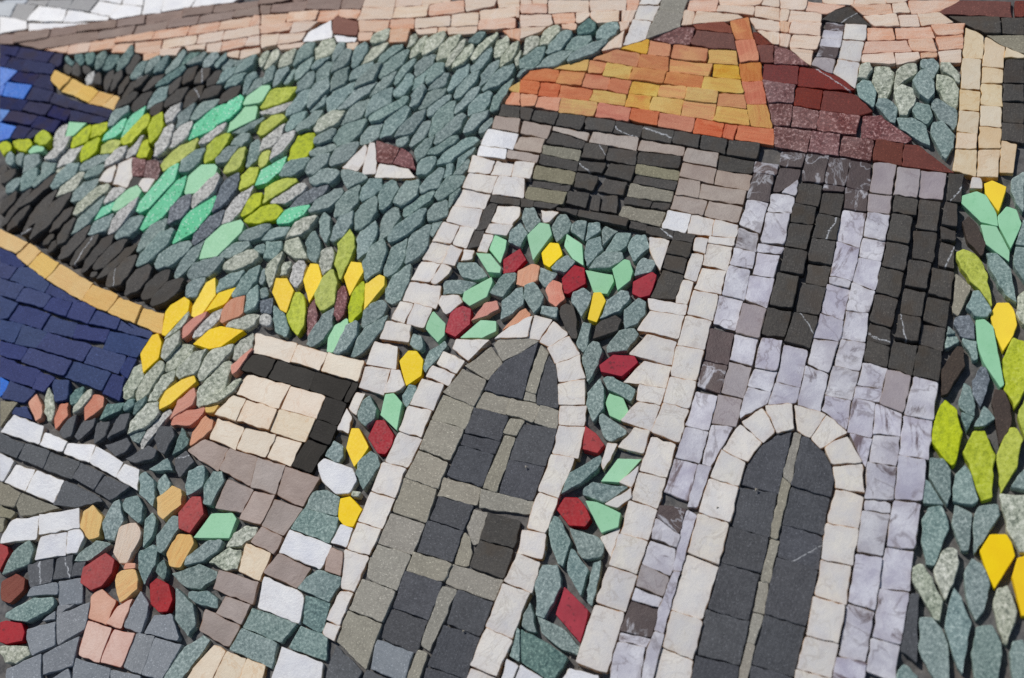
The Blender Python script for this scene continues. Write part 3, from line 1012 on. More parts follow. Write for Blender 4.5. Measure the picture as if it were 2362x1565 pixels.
t 1780 45 2095 100 2060 235 1750 180
t 1440 120 1630 155 1605 300 1400 265
t 1640 180 2040 240 2010 370 1615 300
t 1395 270 1690 325 1650 460 1350 400
t 1700 330 2005 385 1970 530 1660 470
#house_frame
k 330 390 520 415 510 455 330 410
k 530 415 980 490 960 560 520 460
k 990 505 1140 540 1130 590 980 560
k 1155 555 1380 600 1360 680 1140 620
k 1400 615 1595 645 1565 710 1385 680
k 1380 690 1560 720 1510 840 1325 805
k 1320 810 1510 850 1470 980 1290 930
k 1280 950 1470 995 1400 1210 1170 1190
#house_wall
W 1340 415 1545 450 1500 610 1280 570
w 1555 455 1750 490 1720 645 1505 610
w 1760 500 1965 550 1950 660 1740 640
w 1710 650 1940 670 1925 740 1700 705
w 1580 660 1690 680 1660 800 1565 775
w 1700 715 1910 745 1870 960 1650 900
w 1550 800 1650 820 1590 1050 1480 1030
w 1640 930 1850 970 1800 1180 1570 1130
w 1470 1035 1560 1050 1505 1260 1395 1235
w 1570 1145 1780 1175 1730 1410 1505 1350
w 1150 1200 1510 1265 1485 1360 1170 1310
w 1180 1320 1475 1370 1420 1565 1060 1490
w 1500 1370 1715 1415 1660 1670 1425 1630
w 1175 655 1345 685 1270 960 1240 930 1175 790
w 190 420 340 440 270 520 220 525
#flower_wreath
e 0 520 30 540 65 620 0 740 -110 700 -100 600
e 40 400 135 395 185 520 75 630 20 500
f 180 530 265 545 290 640 120 880 65 650
e 340 440 420 440 455 520 440 610 330 700 275 570
Y 270 705 350 715 385 820 265 930 210 900 190 800
f 420 620 560 720 575 920 480 860 395 740
e 510 495 600 510 580 690 450 600 470 540
e 610 515 730 520 720 600 640 630 585 690
e 600 680 730 640 745 760 600 920 580 800
e 760 555 875 600 820 650 740 740 740 600
e 870 610 1005 615 960 730 910 780 755 790
e 1040 630 1135 635 1165 750 1020 880 965 730
e 760 790 925 790 935 860 820 930 610 940 660 870
e 420 820 505 870 480 910 400 980 270 940 330 880
R 480 900 580 930 590 1070 430 1170 390 1160 375 1020
f 585 945 830 985 845 1040 780 1160 660 1150
f 940 860 990 870 1020 970 1000 1050 880 1145 835 950
e 1110 840 1200 855 1225 900 1180 970 1030 1010 1060 880
R 1190 970 1235 1000 1180 1180 1080 1205 1010 1170 1020 1060
c 100 880 170 910 150 1050 30 1105 -40 1080 -20 950
e 180 920 330 980 310 1020 230 1110 165 1050
c 300 1035 380 1070 405 1210 330 1290 260 1240 230 1110
e 40 1090 130 1065 220 1180 190 1290 120 1350 35 1200
e 30 1110 25 1260 -60 1340 -180 1400 -170 1240 -30 1110
e 200 1270 340 1290 330 1390 180 1350
c 50 1290 95 1340 80 1380 0 1420 -170 1490 0 1310
k 420 1250 480 1280 510 1390 510 1565 440 1560 350 1390 360 1280
e 570 1120 645 1170 630 1270 560 1380 470 1250 470 1170
Y 660 1160 730 1155 775 1230 690 1430 610 1400 640 1260
e 900 1140 970 1140 1005 1200 900 1330 720 1395 790 1230
e 1070 1200 1135 1240 1130 1350 1050 1440 940 1480 930 1320
k 720 1420 850 1360 915 1400 880 1500 720 1545 660 1565 680 1470
e 560 1420 640 1430 600 1660 560 1690 500 1620
e 900 1490 1040 1480 1070 1530 960 1680 780 1690 770 1640
#tower_wall
M 2130 -20 2330 10 2310 90 2110 70
M 2110 80 2300 105 2250 345 2045 310
m 2060 320 2240 355 2170 610 1980 550
m 1975 580 2150 625 2130 780 1940 740
m 1940 760 2120 800 2090 940 1900 900
m 1885 915 2080 960 2030 1220 1820 1170
m 1800 1180 2010 1230 1940 1500 1750 1430
m 2140 800 2340 830 2280 1020 2110 990
m 2070 1000 2290 1030 2220 1290 2035 1220
T 2010 1260 2215 1305 2150 1565 1940 1520
T 1762 380
#tower_wall
M 150 -110 370 -95 340 20 140 5
M 150 30 330 40 310 130 150 245 85 240
m 155 245 310 135 285 275
m 60 260 275 290 240 440 40 430
m 25 440 235 450 180 720 0 700 -20 680
m -50 715 170 745 155 800 -60 780
M 390 -90 580 -75 545 160 350 150
M 590 -70 780 -40 730 190 550 175
M 790 -30 970 0 940 240 750 200
T 1000 -10 1190 0 1150 270 960 250
T 1215 30 1410 50 1385 300 1180 270
T 1420 60 1640 80 1610 310 1400 290
k 1680 85 1810 95 1780 330 1660 320
M 540 175 725 200 715 240 530 225
M 745 215 940 250 920 430 720 395
m 720 405 915 445 860 745 665 680
m 660 700 860 760 800 1050 600 1000
m 600 1010 790 1055 780 1110 590 1070
m 580 1080 770 1120 710 1400 520 1330
m 520 1340 720 1405 680 1600 455 1565
T 950 265 1145 285 1125 440 940 420
m 940 430 1125 460 1090 690 905 650
m 900 660 1090 695 1060 870 860 830
m 855 840 1055 880 1000 1140 800 1060
m 790 1070 1000 1145 950 1330 745 1310
m 745 1320 950 1340 930 1600 700 1565
#tower_stripes
k 320 165 530 190 490 380 275 340
k 270 350 475 390 440 540 240 510
k 230 525 440 550 380 765 190 730
k 190 750 390 790 350 990 150 950
k 130 970 320 1010 250 1300 50 1270
k 40 1295 250 1340 190 1560 -20 1530
k 530 245 730 255 690 460 500 430
k 490 445 690 480 650 690 440 660
k 440 670 650 700 610 910 400 870
k 400 890 610 930 560 1100 380 1060
k 350 1070 560 1110 500 1360 290 1330
k 280 1340 490 1380 415 1665 190 1600
k 1185 285 1390 320 1370 460 1160 430
k 1160 445 1340 480 1310 720 1115 680
k 1110 700 1310 740 1265 960 1075 910
k 1060 925 1260 975 1220 1200 1010 1150
k 1010 1170 1210 1215 1150 1460 960 1410
k 960 1430 1150 1480 1137 1625 920 1585
k 1410 320 1600 340 1560 600 1370 570
k 1360 590 1560 620 1530 880 1340 840
k 1310 860 1510 890 1470 1120 1275 1090
k 1270 1120 1460 1160 1420 1380 1230 1340
k 1220 1360 1420 1395 1390 1600 1180 1565
k 1640 345 1750 370 1740 570 1610 550
k 1600 560 1740 610 1725 690 1610 670
k 1600 690 1725 730 1710 930 1570 900
k 1520 930 1710 970 1690 1210 1490 1160
k 1480 1190 1680 1230 1650 1460 1440 1410
k 1430 1440 1640 1475 1615 1680 1400 1610
#garden_border
w 1880 120 1960 120 1975 220 1850 220
Y 2060 140 2190 200 2170 290 2115 440 2000 270 1990 170
f 1920 240 2010 280 2100 440 2115 560 1960 520 1780 340 1780 280
f 2190 385 2280 410 2330 540 2230 760 2120 560 2110 470
f 1950 540 2100 560 2220 780 2215 880 2000 720
N 1850 470 1930 540 2000 720 1990 800 1960 830 1820 660 1790 520
e 2240 130 2348 70 2348 430 2300 390 2220 230
l 1800 755 1950 840 2010 960 2080 1290 2050 1280 1790 980 1735 800
e 2010 790 2110 800 2240 950 2270 1250 2190 1190 2030 930
e 2270 740 2400 760 2400 1080 2348 1040 2250 900
e 2340 500 2400 500 2400 740 2270 720
g 1730 970 1880 1090 1760 1360 1700 1330
e 1890 1140 1960 1140 2060 1320 2030 1380 1920 1370 1830 1280
Y 2100 1235 2210 1230 2265 1300 2290 1440 2250 1540 2160 1680 2100 1540 2050 1380 2060 1300
f 1910 1400 1990 1390 2070 1460 2170 1990 2130 2020 1990 1810 1930 1640
D 1720 1380 1860 1360 1900 1430 1905 1600 1790 1565 1700 1430
j 2290 1200 2400 1100 2400 1450 2348 1450 2280 1350
e 1650 1460 1760 1560 1640 1565
T 0 770
#harbour_water
b 0 -120 200 -80 130 90 0 50
b 205 -80 425 0 335 130 135 90
b 0 60 255 130 180 235 0 190
b 435 5 830 110 750 250 345 130
b 985 -20 1340 45 1215 215 920 130
b 830 120 1140 195 1070 350 760 255
b 260 130 650 255 575 385 190 240
b 0 205 350 340 290 480 0 385
b 355 350 500 400 400 520 290 490
b 665 255 1000 360 920 510 580 390
b 1150 205 1220 230 1140 400 1075 350
b 1015 365 1125 400 1070 600 925 530
B 0 385 75 430 50 520 0 560
b 85 430 310 520 220 620 10 580 55 520
b 490 420 620 425 600 590 500 610 480 500
b 140 670 240 660 290 780 110 720
#shore_flowers
c 330 545 380 660 370 760 320 790 250 620
Lj 440 490 440 790 95
c 530 630 605 620 600 740 490 870 480 760
LE 750 470 630 640 90
Lj 830 510 660 710 80
c 850 550 935 560 930 660 755 790 760 660
E 960 630 1120 615 1080 690 890 780
LE 1210 580 1120 710 80
LE 1330 570 1200 740 90
K 610 760 690 720 640 920 570 950 525 880
K 740 790 860 750 840 840 700 965 660 920
K 880 800 1000 790 950 930 850 1000 850 900
K 1080 740 1180 720 1140 870 970 950
K 940 1010 1140 940 1180 990 1150 1050 1040 1110
K 1130 1130 1350 1010 1410 1050 1390 1120 1220 1170
K 1440 840 1560 840 1575 920 1480 1090 1430 1060 1390 950
K 1570 1130 1680 1050 1750 1150 1620 1300 1580 1230
Lj 1300 280 1120 600 170
Lj 1470 250 1230 600 170
Y 1370 20 1430 0 1465 80 1440 230 1300 365 1270 180
Lj 1640 -20 1470 240 140
Lj 1730 90 1490 330 170
Lj 1880 140 1590 400 160
Lj 2120 70 1800 400 180
Lj 2300 0 2110 240 130
Lj 2090 260 1760 640 230
Lj 2180 420 1830 650 120
Lj 1580 330 1330 630 150
Lj 1440 600 1160 930 200
LG 1530 680 1270 1040 130
e 1150 910 1290 860 1300 900 1250 990 1180 960
E 1640 845 1710 960 1690 1010 1550 1100 1600 950
Y 1740 95 1890 -40 1990 -70 2200 -30 1990 120 1890 140
Y 1640 410 1750 375 1770 430 1540 640 1440 690 1440 620 1490 520
c 1600 600 1750 480 1770 550 1740 640 1520 780
c 1560 750 1680 690 1850 665 1830 730 1720 830 1530 820
c 1850 740 1930 790 1920 860 1800 960 1720 1020 1730 900
n 1850 680 1980 640 1940 720 1860 720
c 2290 120 2270 180 2160 350 2090 380 2100 290
#stone_quay
q 0 615 145 625 0 830
W 125 740 390 840 350 990 5 880
W 410 890 600 970 560 1060 360 1000
W 610 980 850 1005 800 1150 570 1070
W 870 1020 1110 1160 1040 1290 810 1160
W 1120 1180 1250 1230 1230 1400 1050 1290
K 0 900 215 1000 150 1120 0 1060
K 235 990 450 1070 390 1210 170 1125
K 460 1075 720 1170 650 1310 400 1215
K 740 1180 930 1270 850 1410 665 1310
K 945 1290 1160 1380 1000 1500 860 1420
W 0 1090 125 1150 30 1330 0 1320
W 135 1180 310 1235 225 1420 30 1330
W 330 1240 570 1330 480 1520 235 1420
K 600 1335 900 1480 920 1510 680 1565 480 1540
q 0 1340 190 1440 140 1565 0 1540
#courtyard_flowers
e 1260 1270 1320 1245 1390 1330 1400 1460 1380 1565 1260 1450
Le 1480 1260 1450 1460 120
e 1330 1230 1510 1120 1560 1230 1440 1240
e 1700 1240 1830 1180 1860 1240 1830 1380 1690 1470 1670 1370
e 1930 1240 2010 1250 2020 1340 1900 1565 1840 1540 1840 1380
#cottage_wall
U 1840 955 2055 1040 1960 1230 1790 1130 1700 1055
U 2065 1040 2320 1120 2260 1370 1980 1220
U 2060 1320 2280 1410 2180 1610 1940 1570
#cottage_window
S 2110 565 2225 600 2140 785 1950 730
S 1960 770 2205 850 2125 1040 1890 940
T 600 770
S -40 0 330 95 270 250 -60 170
S 345 105 610 180 545 330 285 250
S 620 180 945 260 880 430 550 330
O -60 190 140 240 60 395 -175 320
O 150 240 500 350 440 510 70 395
O 510 355 830 440 750 610 450 510
O 830 440 890 460 790 620 750 610
O 600 580 780 630 700 830 520 770
O 515 775 695 835 630 1000 440 935
O 420 960 610 1020 470 1260 285 1190
S -110 375 265 470 165 680 -200 550
S 275 480 590 570 510 770 195 680
S -115 605 160 690 80 870 -200 785
S 170 685 500 775 415 985 90 880
S -130 860 140 920 50 1110 -215 1040
S 150 930 375 990 280 1190 60 1110
#cottage_wall
U -20 1125 220 1200 140 1445 -80 1380
U 235 1210 540 1300 380 1565 150 1450
U -60 1430 150 1470 20 1735 -180 1670
#house_wall
w 1030 75 1240 120 1225 320 960 270
w 940 295 1170 325 1110 550 885 475
w 1190 330 1260 340 1300 470 1220 530 1130 535
w 870 530 950 545 870 740 800 680
w 780 680 820 760 790 890 695 860
W 580 1135 830 1225 870 1310 800 1440 680 1440 550 1310 510 1190
#flower_wreath
e 1380 0 1460 20 1480 120 1440 160 1350 100
e 1660 70 1685 100 1630 210 1480 370 1470 310 1520 150
Y 1330 145 1410 150 1470 230 1455 380 1310 475 1250 240
e 1350 450 1415 470 1390 550 1320 670 1270 560
f 1130 550 1210 540 1285 630 1240 880 1090 740
e 990 560 1055 680 1020 790 950 830 890 790 875 690 930 590
R 1045 780 1120 780 1210 910 1190 1010 1130 1090 1060 1080 970 940
Y 820 850 890 850 985 1030 850 1210 770 1030
e 670 960 750 1010 750 1100 710 1170 580 1100
e 1000 1060 1060 1090 1080 1190 930 1410 865 1260 890 1140
j 840 1410 910 1420 890 1480 820 1460
e 520 1410 620 1405 715 1470 690 1655 395 1570 460 1440
#door_arch
w 1650 155 1840 250 1770 360 1585 260
w 1550 285 1755 370 1690 470 1495 380
w 1460 415 1655 460 1560 690 1355 640
w 1340 655 1545 700 1450 940 1255 870
w 1245 885 1450 945 1330 1200 1125 1155
w 1110 1165 1305 1215 1215 1480 1010 1420
w 995 1430 1210 1490 1095 1755 890 1690
w 1770 60 2060 60 1880 240 1740 130
#arched_door
g 2080 120 2180 260 2050 410 1860 290
g 1830 325 2040 430 1930 650 1650 530
g 1640 545 1920 655 1845 850 1555 760
g 1545 780 1840 865 1710 1140 1440 1030
g 1430 1050 1690 1165 1600 1390 1310 1290
g 1300 1300 1600 1410 1500 1700 1190 1600
g 2020 520 2260 580 2220 720 1945 655
d 1935 670 2230 745 2160 955 1850 890
d 1840 895 2155 965 2110 1080 1810 1000
d 1800 1010 2100 1085 2005 1370 1690 1280
g 2255 760 2400 790 2330 910 2195 900
g 2195 915 2300 940 2130 1430 2010 1390
g 1655 1295 1990 1390 1950 1560 1605 1465
T 1200 770
#door_arch
w -240 50 -130 -30 0 -110 110 -156 65 35
w 130 -170 285 -126 165 55 75 30
w 290 -116 435 0 255 115 170 65
w 435 15 535 180 320 265 250 125
w 530 200 580 400 390 440 340 430 320 270
w 580 415 580 640 345 640 345 450
w 350 650 590 655 575 830 340 815
w 340 830 575 850 520 1130 290 1080
w 285 1090 490 1130 340 1470 165 1420
w 150 1440 340 1490 230 1795 60 1745
#arched_door
g -230 100 -200 60 60 40 165 60 100 110 0 165 -150 240
d 0 170 150 80 170 100 30 590 -310 510 -250 380 -130 260
g 185 100 245 170 130 540 40 510
g 40 520 130 545 130 605 20 580
d 255 190 330 330 345 670 140 620 170 500
g -85 585 165 645 120 795 -115 720
g 175 650 345 690 330 850 125 800
d 10 810 325 865 225 1195 -100 1130
d -100 1145 215 1200 100 1500 -190 1430
g -345 1400 -190 1440 120 1510 90 1620 -370 1565
#flower_wreath
e 640 55 710 70 740 160 700 290 610 440 590 370 550 200
R 840 190 1030 200 1065 260 920 390 730 350 715 290
e 770 375 900 420 1030 490 1040 540 1000 610 780 490 745 410
e 720 395 755 500 750 680 650 800 600 650 605 530
f 800 530 930 575 975 690 910 780 800 730 765 620
e 740 715 960 870 960 910 840 970 770 970 720 850 705 750
R 590 840 690 910 765 1010 700 1085 565 1050
e 720 1100 745 1140 700 1230 560 1340 370 1450 440 1270
f 880 1120 1095 1125 900 1340 725 1330
e 650 1340 980 1380 830 1490 760 1530 560 1450 570 1390
R 400 1475 520 1480 590 1560 640 1676 590 1746 440 1736 330 1590
#house_wall
w 1150 10 1420 80 1370 285 990 180
w 1110 250 1365 300 1310 490 935 430
w 1080 460 1310 500 1260 640 1055 600
w 1060 615 1260 650 1180 880 900 790
w 1030 855 1170 880 1110 1080 890 1020
w 790 1000 880 1010 830 1120 750 1220 735 1190
w 1090 1190 1010 1390 890 1340 1050 1210
w 1000 1400 990 1490 880 1565 770 1540
w 1415 115 1655 150 1590 425 1365 380
w 1355 395 1590 435 1520 680 1295 620
w 1290 630 1510 685 1440 980 1195 890
w 1180 930 1400 1010 1320 1300 1080 1240
w 1065 1250 1320 1310 1240 1590 1000 1490
#tower_wall
M 1720 -40 1930 10 1880 285 1670 240
M 1660 250 1870 290 1800 540 1600 460
m 1590 530 1780 570 1700 880 1500 830
m 1490 840 1700 890 1630 1175 1400 1110
m 1395 1135 1600 1180 1520 1500 1305 1430
m 1610 1185 1720 1205 1590 1565 1515 1565 1530 1480
m 1935 10 2140 55 2090 290 1895 235
T 1890 260 2080 310 2010 575 1815 530
T 1790 560 2005 600 1950 840 1730 810
m 1725 830 1920 850 1800 1060 1720 1190 1640 1170
m 2180 45 2365 75 2310 340 2120 310
m 2115 320 2310 350 2260 520 2055 475
m 2050 490 2255 530 2230 640 1990 770 2010 600
#tower_window
w 2180 670 2300 880 2190 985 2000 800
w 1985 820 2180 990 2060 1165 1830 1045
w 1815 1060 2050 1170 1985 1385 1720 1300
w 1710 1310 1970 1390 1895 1700 1615 1615
T 1762 770
w 10 660 250 635 265 860 110 900
w 285 640 560 720 415 945 305 880
w 570 740 760 900 520 1050 430 940
w 760 930 880 1160 620 1190 550 1010
w 630 1210 880 1175 900 1440 650 1395
w 655 1400 900 1470 860 1756 570 1700
d -190 1290 -130 1140 0 1010 120 930 250 890 130 1430 -220 1350
d 350 930 430 960 520 1050 600 1190 625 1300 600 1470 430 1430 250 1370 330 1000
g 280 890 330 900 240 1350 170 1300
g 170 1310 235 1350 115 1850 55 1830
d -230 1380 120 1440 60 1836 -290 1736
d 250 1370 600 1480 545 1810 180 1710
#tower_wall
m 180 110 390 150 330 480 120 430
m 110 440 320 490 290 630 40 640
m 450 55 660 85 590 360 400 280
m 375 295 580 365 500 690 300 640
m 695 50 920 90 870 330 630 280
m 625 290 865 340 790 590 560 550
m 570 560 780 600 740 860 590 730 525 690
m 895 260 1105 315 1065 490 840 460
m 835 480 1060 500 1040 610 815 570
m 800 580 1010 630 980 945 750 890
m 790 915 970 945 920 1200 890 1160
T 1115 325 1330 385 1250 720 1040 640
m 1020 640 1240 715 1225 930 985 900
m 985 905 1220 935 1200 1195 950 1150
m 940 1170 1190 1210 1170 1500 915 1500
m 1360 395 1565 445 1520 780 1280 740
m 1270 750 1515 790 1480 1130 1230 1090
m 1220 1110 1465 1150 1430 1500 1180 1490
#tower_stripes
k 920 60 1135 110 1110 305 890 240
k 1165 75 1385 110 1340 380 1130 310
k 1400 105 1610 165 1575 430 1345 375
#garden_border
l 2240 40 2348 80 2400 200 2348 520 2270 680 2180 500 2160 230
e 1650 0 1740 20 1770 70 1630 140
e 1800 20 1920 40 1930 230 1890 240 1790 60
N 1740 110 1810 120 1815 290 1650 540 1600 560 1600 330
D 1960 290 2010 300 2040 420 1960 670 1890 560 1880 430
e 1810 440 1870 470 1920 640 1900 740 1770 680 1750 600
E 1770 700 1900 750 1830 890
e 1990 640 2090 760 1990 830 1890 840
N 2080 500 2170 510 2240 700 2240 820 2120 1020 2110 800 2060 640
l 1620 600 1720 640 1800 900 1720 1180 1690 1190 1520 1000 1530 800
l 1880 870 1990 870 2090 1100 2060 1480 1980 1530 1860 1240 1800 1080
l 2220 850 2290 860 2340 950 2290 1200 2140 1450 2120 1280 2100 1080
l 2360 580 2420 600 2420 950 2350 930 2290 740
e 1500 1130 1620 1130 1690 1250 1690 1400 1660 1560 1490 1300
e 1810 1190 1850 1230 1940 1500 1900 1550 1700 1520 1720 1280
e 1450 1310 1500 1330 1620 1540 1430 1520
e 2348 1220 2420 1240 2420 1420 2348 1420 2230 1390 2260 1330
T 0 1165
#stone_quay
q 140 0 200 -100 545 30 280 85 190 95
q 0 10 130 70 90 125 0 115
q 0 130 40 120 20 240 0 250
W 100 145 350 100 330 300 0 340 30 270
W 360 100 720 40 720 210 360 270
W 370 290 605 250 590 450 320 490
W 620 235 720 220 760 290 690 430 600 445
#courtyard_flowers
A 840 0 930 100 900 290 810 320 725 200 760 50
e 1020 -20 1080 -50 1115 140 1030 320 950 310 925 170
e 1130 -60 1240 -86 1295 10 1280 140 1250 165 1120 50 1100 0
p 1180 170 1240 165 1280 250 1240 350 1140 530 1080 525 1020 430 1060 310 1090 200
e 1370 60 1400 120 1370 270 1280 390 1280 230 1300 130
e 1560 90 1610 110 1610 220 1460 450 1420 420 1415 280
n 1420 -60 1560 -170 1640 -140 1640 0 1480 135 1425 90
R 1740 -70 1820 -70 1850 90 1720 260 1620 220 1615 80 1680 0
f 1900 75 2090 65 2130 120 2060 300 1740 295
A 1600 255 1720 265 1755 350 1630 575 1520 550 1495 440
j 2220 180 2310 210 2310 270 2180 370 2030 370 2100 250
e 1850 330 1980 300 2020 330 1960 430 1840 500 1660 550 1680 480
j 2060 380 2180 410 2150 580 2050 590 1870 510
e 1380 350 1415 380 1400 530 1290 730 1245 560 1250 430
E 1480 480 1505 560 1500 640 1470 680 1400 600 1420 540
e 870 320 1000 350 900 420 800 510 660 515 720 430
R 960 435 1040 500 1020 620 930 740 830 780 735 710 760 570
A 1050 630 1100 590 1230 580 1250 680 1240 760 1090 885 1050 790
c 1130 520 1230 520 1230 580 1120 580
e 1700 790 1880 780 1970 850 1960 940 1780 890 1700 830
e 1540 620 1810 530 1960 600 1960 650 1800 760 1660 740
R 1420 665 1530 720 1565 860 1520 970 1440 975 1370 900 1360 720
e 1590 745 1740 890 1770 1080 1690 1190 1580 1030
e 270 320 310 390 260 540 10 640 100 450 150 390
R 0 350 70 380 80 440 0 600 -60 560 -60 380
z 0 690 150 620 215 660 210 770 80 890 0 850
e 300 840 495 840 500 900 430 960 240 1060 40 1020 50 975
R 0 1060 60 1045 200 1070 230 1150 210 1230 60 1260 0 1240
j 0 1280 240 1275 280 1360 160 1430 60 1430 0 1340
j 0 900 30 950 20 1030 0 1050
e 1830 1180 1890 1220 1840 1320 1700 1480 1620 1600 1460 1580 1650 1300
#courtyard_paving
K 250 540 480 490 465 690 280 740
K 515 480 650 450 630 645 475 665
K 665 520 760 515 740 630 640 645
H 520 690 730 660 735 880 525 900
H 280 750 515 700 510 800 250 820
H 520 920 690 890 510 990
H 510 1000 805 890 760 1120 510 1250
H 385 1040 500 960 500 1030
H 245 1130 490 1060 490 1260 290 1350 240 1200
H 400 1350 720 1190 660 1450 400 1530
H 50 1580 60 1490 370 1350 370 1580
H 410 1600 610 1480 640 1600
H 670 1390 990 1480 970 1620 650 1620
H 1000 1490 1260 1550 1260 1650 990 1650
3 830 820 910 760 1035 870 1030 910 960 1070 800 1020
3 1060 920 1190 850 1150 960 1090 1110 970 1070
3 790 1050 1010 1120 900 1420 710 1350
3 1030 1130 1215 1170 1100 1465 905 1410
H 1270 790 1330 900 1330 960 1270 1150 1120 1100 1190 920
H 1390 1000 1540 990 1610 1200 1600 1225 1310 1150
H 1230 1160 1390 1190 1270 1530 1115 1460
H 1400 1200 1630 1270 1450 1580 1280 1530
#cottage_wall
S 1940 1270 2030 1320 1910 1580 1700 1580 1740 1490
S 2045 1325 2225 1395 2140 1650 1920 1590
S 2230 1397 2395 1460 2330 1700 2145 1650
U 1980 590 2330 700 2270 890 1925 750
U 2040 830 2260 910 2180 1080 1960 970
U 1860 950 2160 1100 2060 1280 1795 1130
e 2280 930 2670 1080 2540 1240 2200 1100
e 2190 1120 2500 1250 2450 1470 2090 1300
S 2225 350 2450 440 2345 690 2165 600
T 600 1165
U 10 200 205 290 125 440 -80 340
U 120 -60 390 20 215 280 20 190
e 400 35 700 115 700 170 620 340 280 210
W 650 340 730 190 830 210 780 380
W 265 225 660 370 560 585 170 420
U 640 380 745 430 725 640 585 590
U 165 440 450 580 330 740 35 610
e 520 590 720 660 720 710 620 870 340 750 430 650
W 45 655 380 800 390 900 350 1070 0 930
E 410 820 630 890 570 1130 540 1150 390 1060
e 370 1100 600 1190 590 1400 270 1280
W 200 1290 560 1430 540 1600 100 1565
#flower_wreath
Y 720 -60 810 -80 920 40 840 200 760 190 695 120
#door_arch
w 880 160 1090 225 985 460 785 390
w 760 400 985 465 850 780 725 750 745 560
w 720 780 830 800 715 1080 600 1030
w 610 1060 720 1100 660 1230 560 1150
#arched_door
g 1180 75 1480 175 1370 440 1065 340
g 1060 360 1360 460 1230 770 970 660 980 500
g 920 680 1215 780 1100 1050 810 940
g 790 960 1085 1080 945 1480 690 1220
K 680 1270 910 1500 850 1620 580 1600 600 1510
d 1620 -80 1930 0 1830 225 1525 130
d 1500 140 1820 235 1730 510 1410 410
g 1390 430 1720 530 1650 690 1330 590
d 1310 600 1645 705 1520 1035 1210 920
d 1185 940 1500 1050 1400 1330 1090 1190
H 1060 1220 1370 1340 1290 1600 1000 1470
K 960 1490 1290 1620 900 1640
g 1920 40 2050 70 1960 340 1910 350 1860 210
g 1840 260 1890 300 1900 420 1870 545 1750 520 1800 370
k 2060 75 2348 150 2290 380 1980 310
k 1970 320 2280 400 2200 660 1895 555
g 1740 540 2180 680 2110 855 1670 700
g 1640 740 1770 770 1520 1310 1450 1260
d 1780 770 2090 880 1980 1180 1685 1060
d 1660 1090 1985 1195 1860 1565 1520 1450
g 1420 1310 1500 1340 1420 1600 1320 1560
d 1510 1470 1840 1580 1820 1700 1470 1600
T 1200 1165
#door_arch
w 20 225 225 270 195 490 -20 435
w -20 450 185 530 100 785 -145 690
w -150 720 85 800 -70 1210 -310 1110
w -308 1115 -68 1230 -218 1545 -443 1450
w -448 1480 -228 1565 -248 1620 -498 1600
#flower_wreath
W -128 1380 0 1470 0 1600 -168 1580
e 305 90 350 110 455 330 390 560 340 540 245 260 265 170
e 440 200 730 300 755 370 740 460 600 490 550 470 460 270
e 460 390 490 400 610 590 545 830 410 580
e 660 520 735 490 710 680 640 920 600 880 610 760
e 200 540 340 540 375 720 220 1030 150 1000 130 700
R 400 740 460 850 615 950 610 1010 540 1245 320 990
f 590 -30 700 -20 910 80 890 205 735 260
e 90 870 110 1000 145 1160 10 1100 20 1010
e 150 1000 190 1050 390 1110 530 1280 520 1360 380 1310 190 1150
E 0 1120 150 1190 430 1370 320 1560 220 1565 0 1420
e -30 1100 -5 1130 -5 1420 -100 1370
W -60 1400 210 1565 180 1620 -150 1600
W 440 1465 720 1540 700 1620 370 1580
#house_wall
w 900 210 810 470 725 290
w 985 -30 1240 45 1170 325 915 250
w 900 260 1155 335 1060 620 810 540
w 795 565 1050 640 945 960 690 870
w 670 905 945 975 790 1520 505 1420
#tower_wall
M 1250 10 1500 50 1430 270 1320 160 1230 120
m 1220 130 1320 170 1430 280 1420 380 1190 300
m 1510 60 1585 90 1440 600 1370 580 1440 260
m 1375 600 1440 610 1290 1160 1215 1130 1290 830
m 1220 1150 1300 1170 1190 1600 1100 1600 1150 1300
m 1170 330 1400 405 1350 640 1100 530
T 1095 535 1345 645 1285 820 1055 720
m 1045 760 1280 850 1250 920 1010 860
M 1005 875 1245 950 1180 1200 910 1130
m 900 1150 1180 1210 1140 1280 890 1220
m 880 1230 1120 1290 1080 1600 800 1600
#tower_window
w 1610 85 1885 175 1795 530 1515 430
w 1510 455 1785 555 1640 1030 1365 945
w 1370 960 1645 1050 1560 1395 1290 1275
w 1280 1300 1550 1410 1530 1600 1210 1600
d 1890 205 2240 300 2170 600 1815 510
d 1810 520 2150 620 2050 1040 1705 930
d 1680 950 2060 1050 1980 1440 1600 1340
d 1580 1365 1970 1460 1950 1600 1530 1600
g 2260 310 2330 330 2245 690 2180 670
g 2165 690 2240 710 2190 990 2110 960
g 2105 970 2190 1000 2110 1250 2050 1230
g 2040 1250 2110 1265 2040 1600 1960 1600
T 1762 1165
d 170 180 525 290 485 580 125 460
d 120 480 480 590 375 1095 10 980
d 10 1000 370 1110 260 1550 -100 1430
d -110 1450 250 1560 230 1650 -130 1600
w 565 180 850 225 800 545 525 490
w 520 505 795 560 745 900 465 810
w 450 840 730 920 670 1250 385 1170
w 380 1185 670 1255 600 1560 305 1475
w 290 1490 600 1570 580 1650 270 1640
#tower_wall
m 920 -40 1140 -20 1130 75 910 35
m 890 55 1140 85 1080 460 840 410
m 840 450 1060 490 1010 960 770 880
m 745 900 1000 970 930 1420 680 1350
m 660 1375 930 1430 880 1650 620 1600
m 1160 -30 1410 0 1350 400 1110 370
m 1090 385 1345 425 1310 770 1050 740
m 1040 755 1310 800 1230 1250 980 1190
m 950 1200 1220 1265 1175 1600 905 1480
#garden_border
K 1330 780 1400 800 1385 1430 1230 1310
e 1490 20 1600 0 1650 80 1670 200 1540 550 1470 540 1420 330 1430 100
e 1720 0 1790 20 1880 70 1870 250 1850 410 1790 420 1700 170
e 1960 0 2110 0 2130 90 2010 280 1900 440 1890 230 1900 60
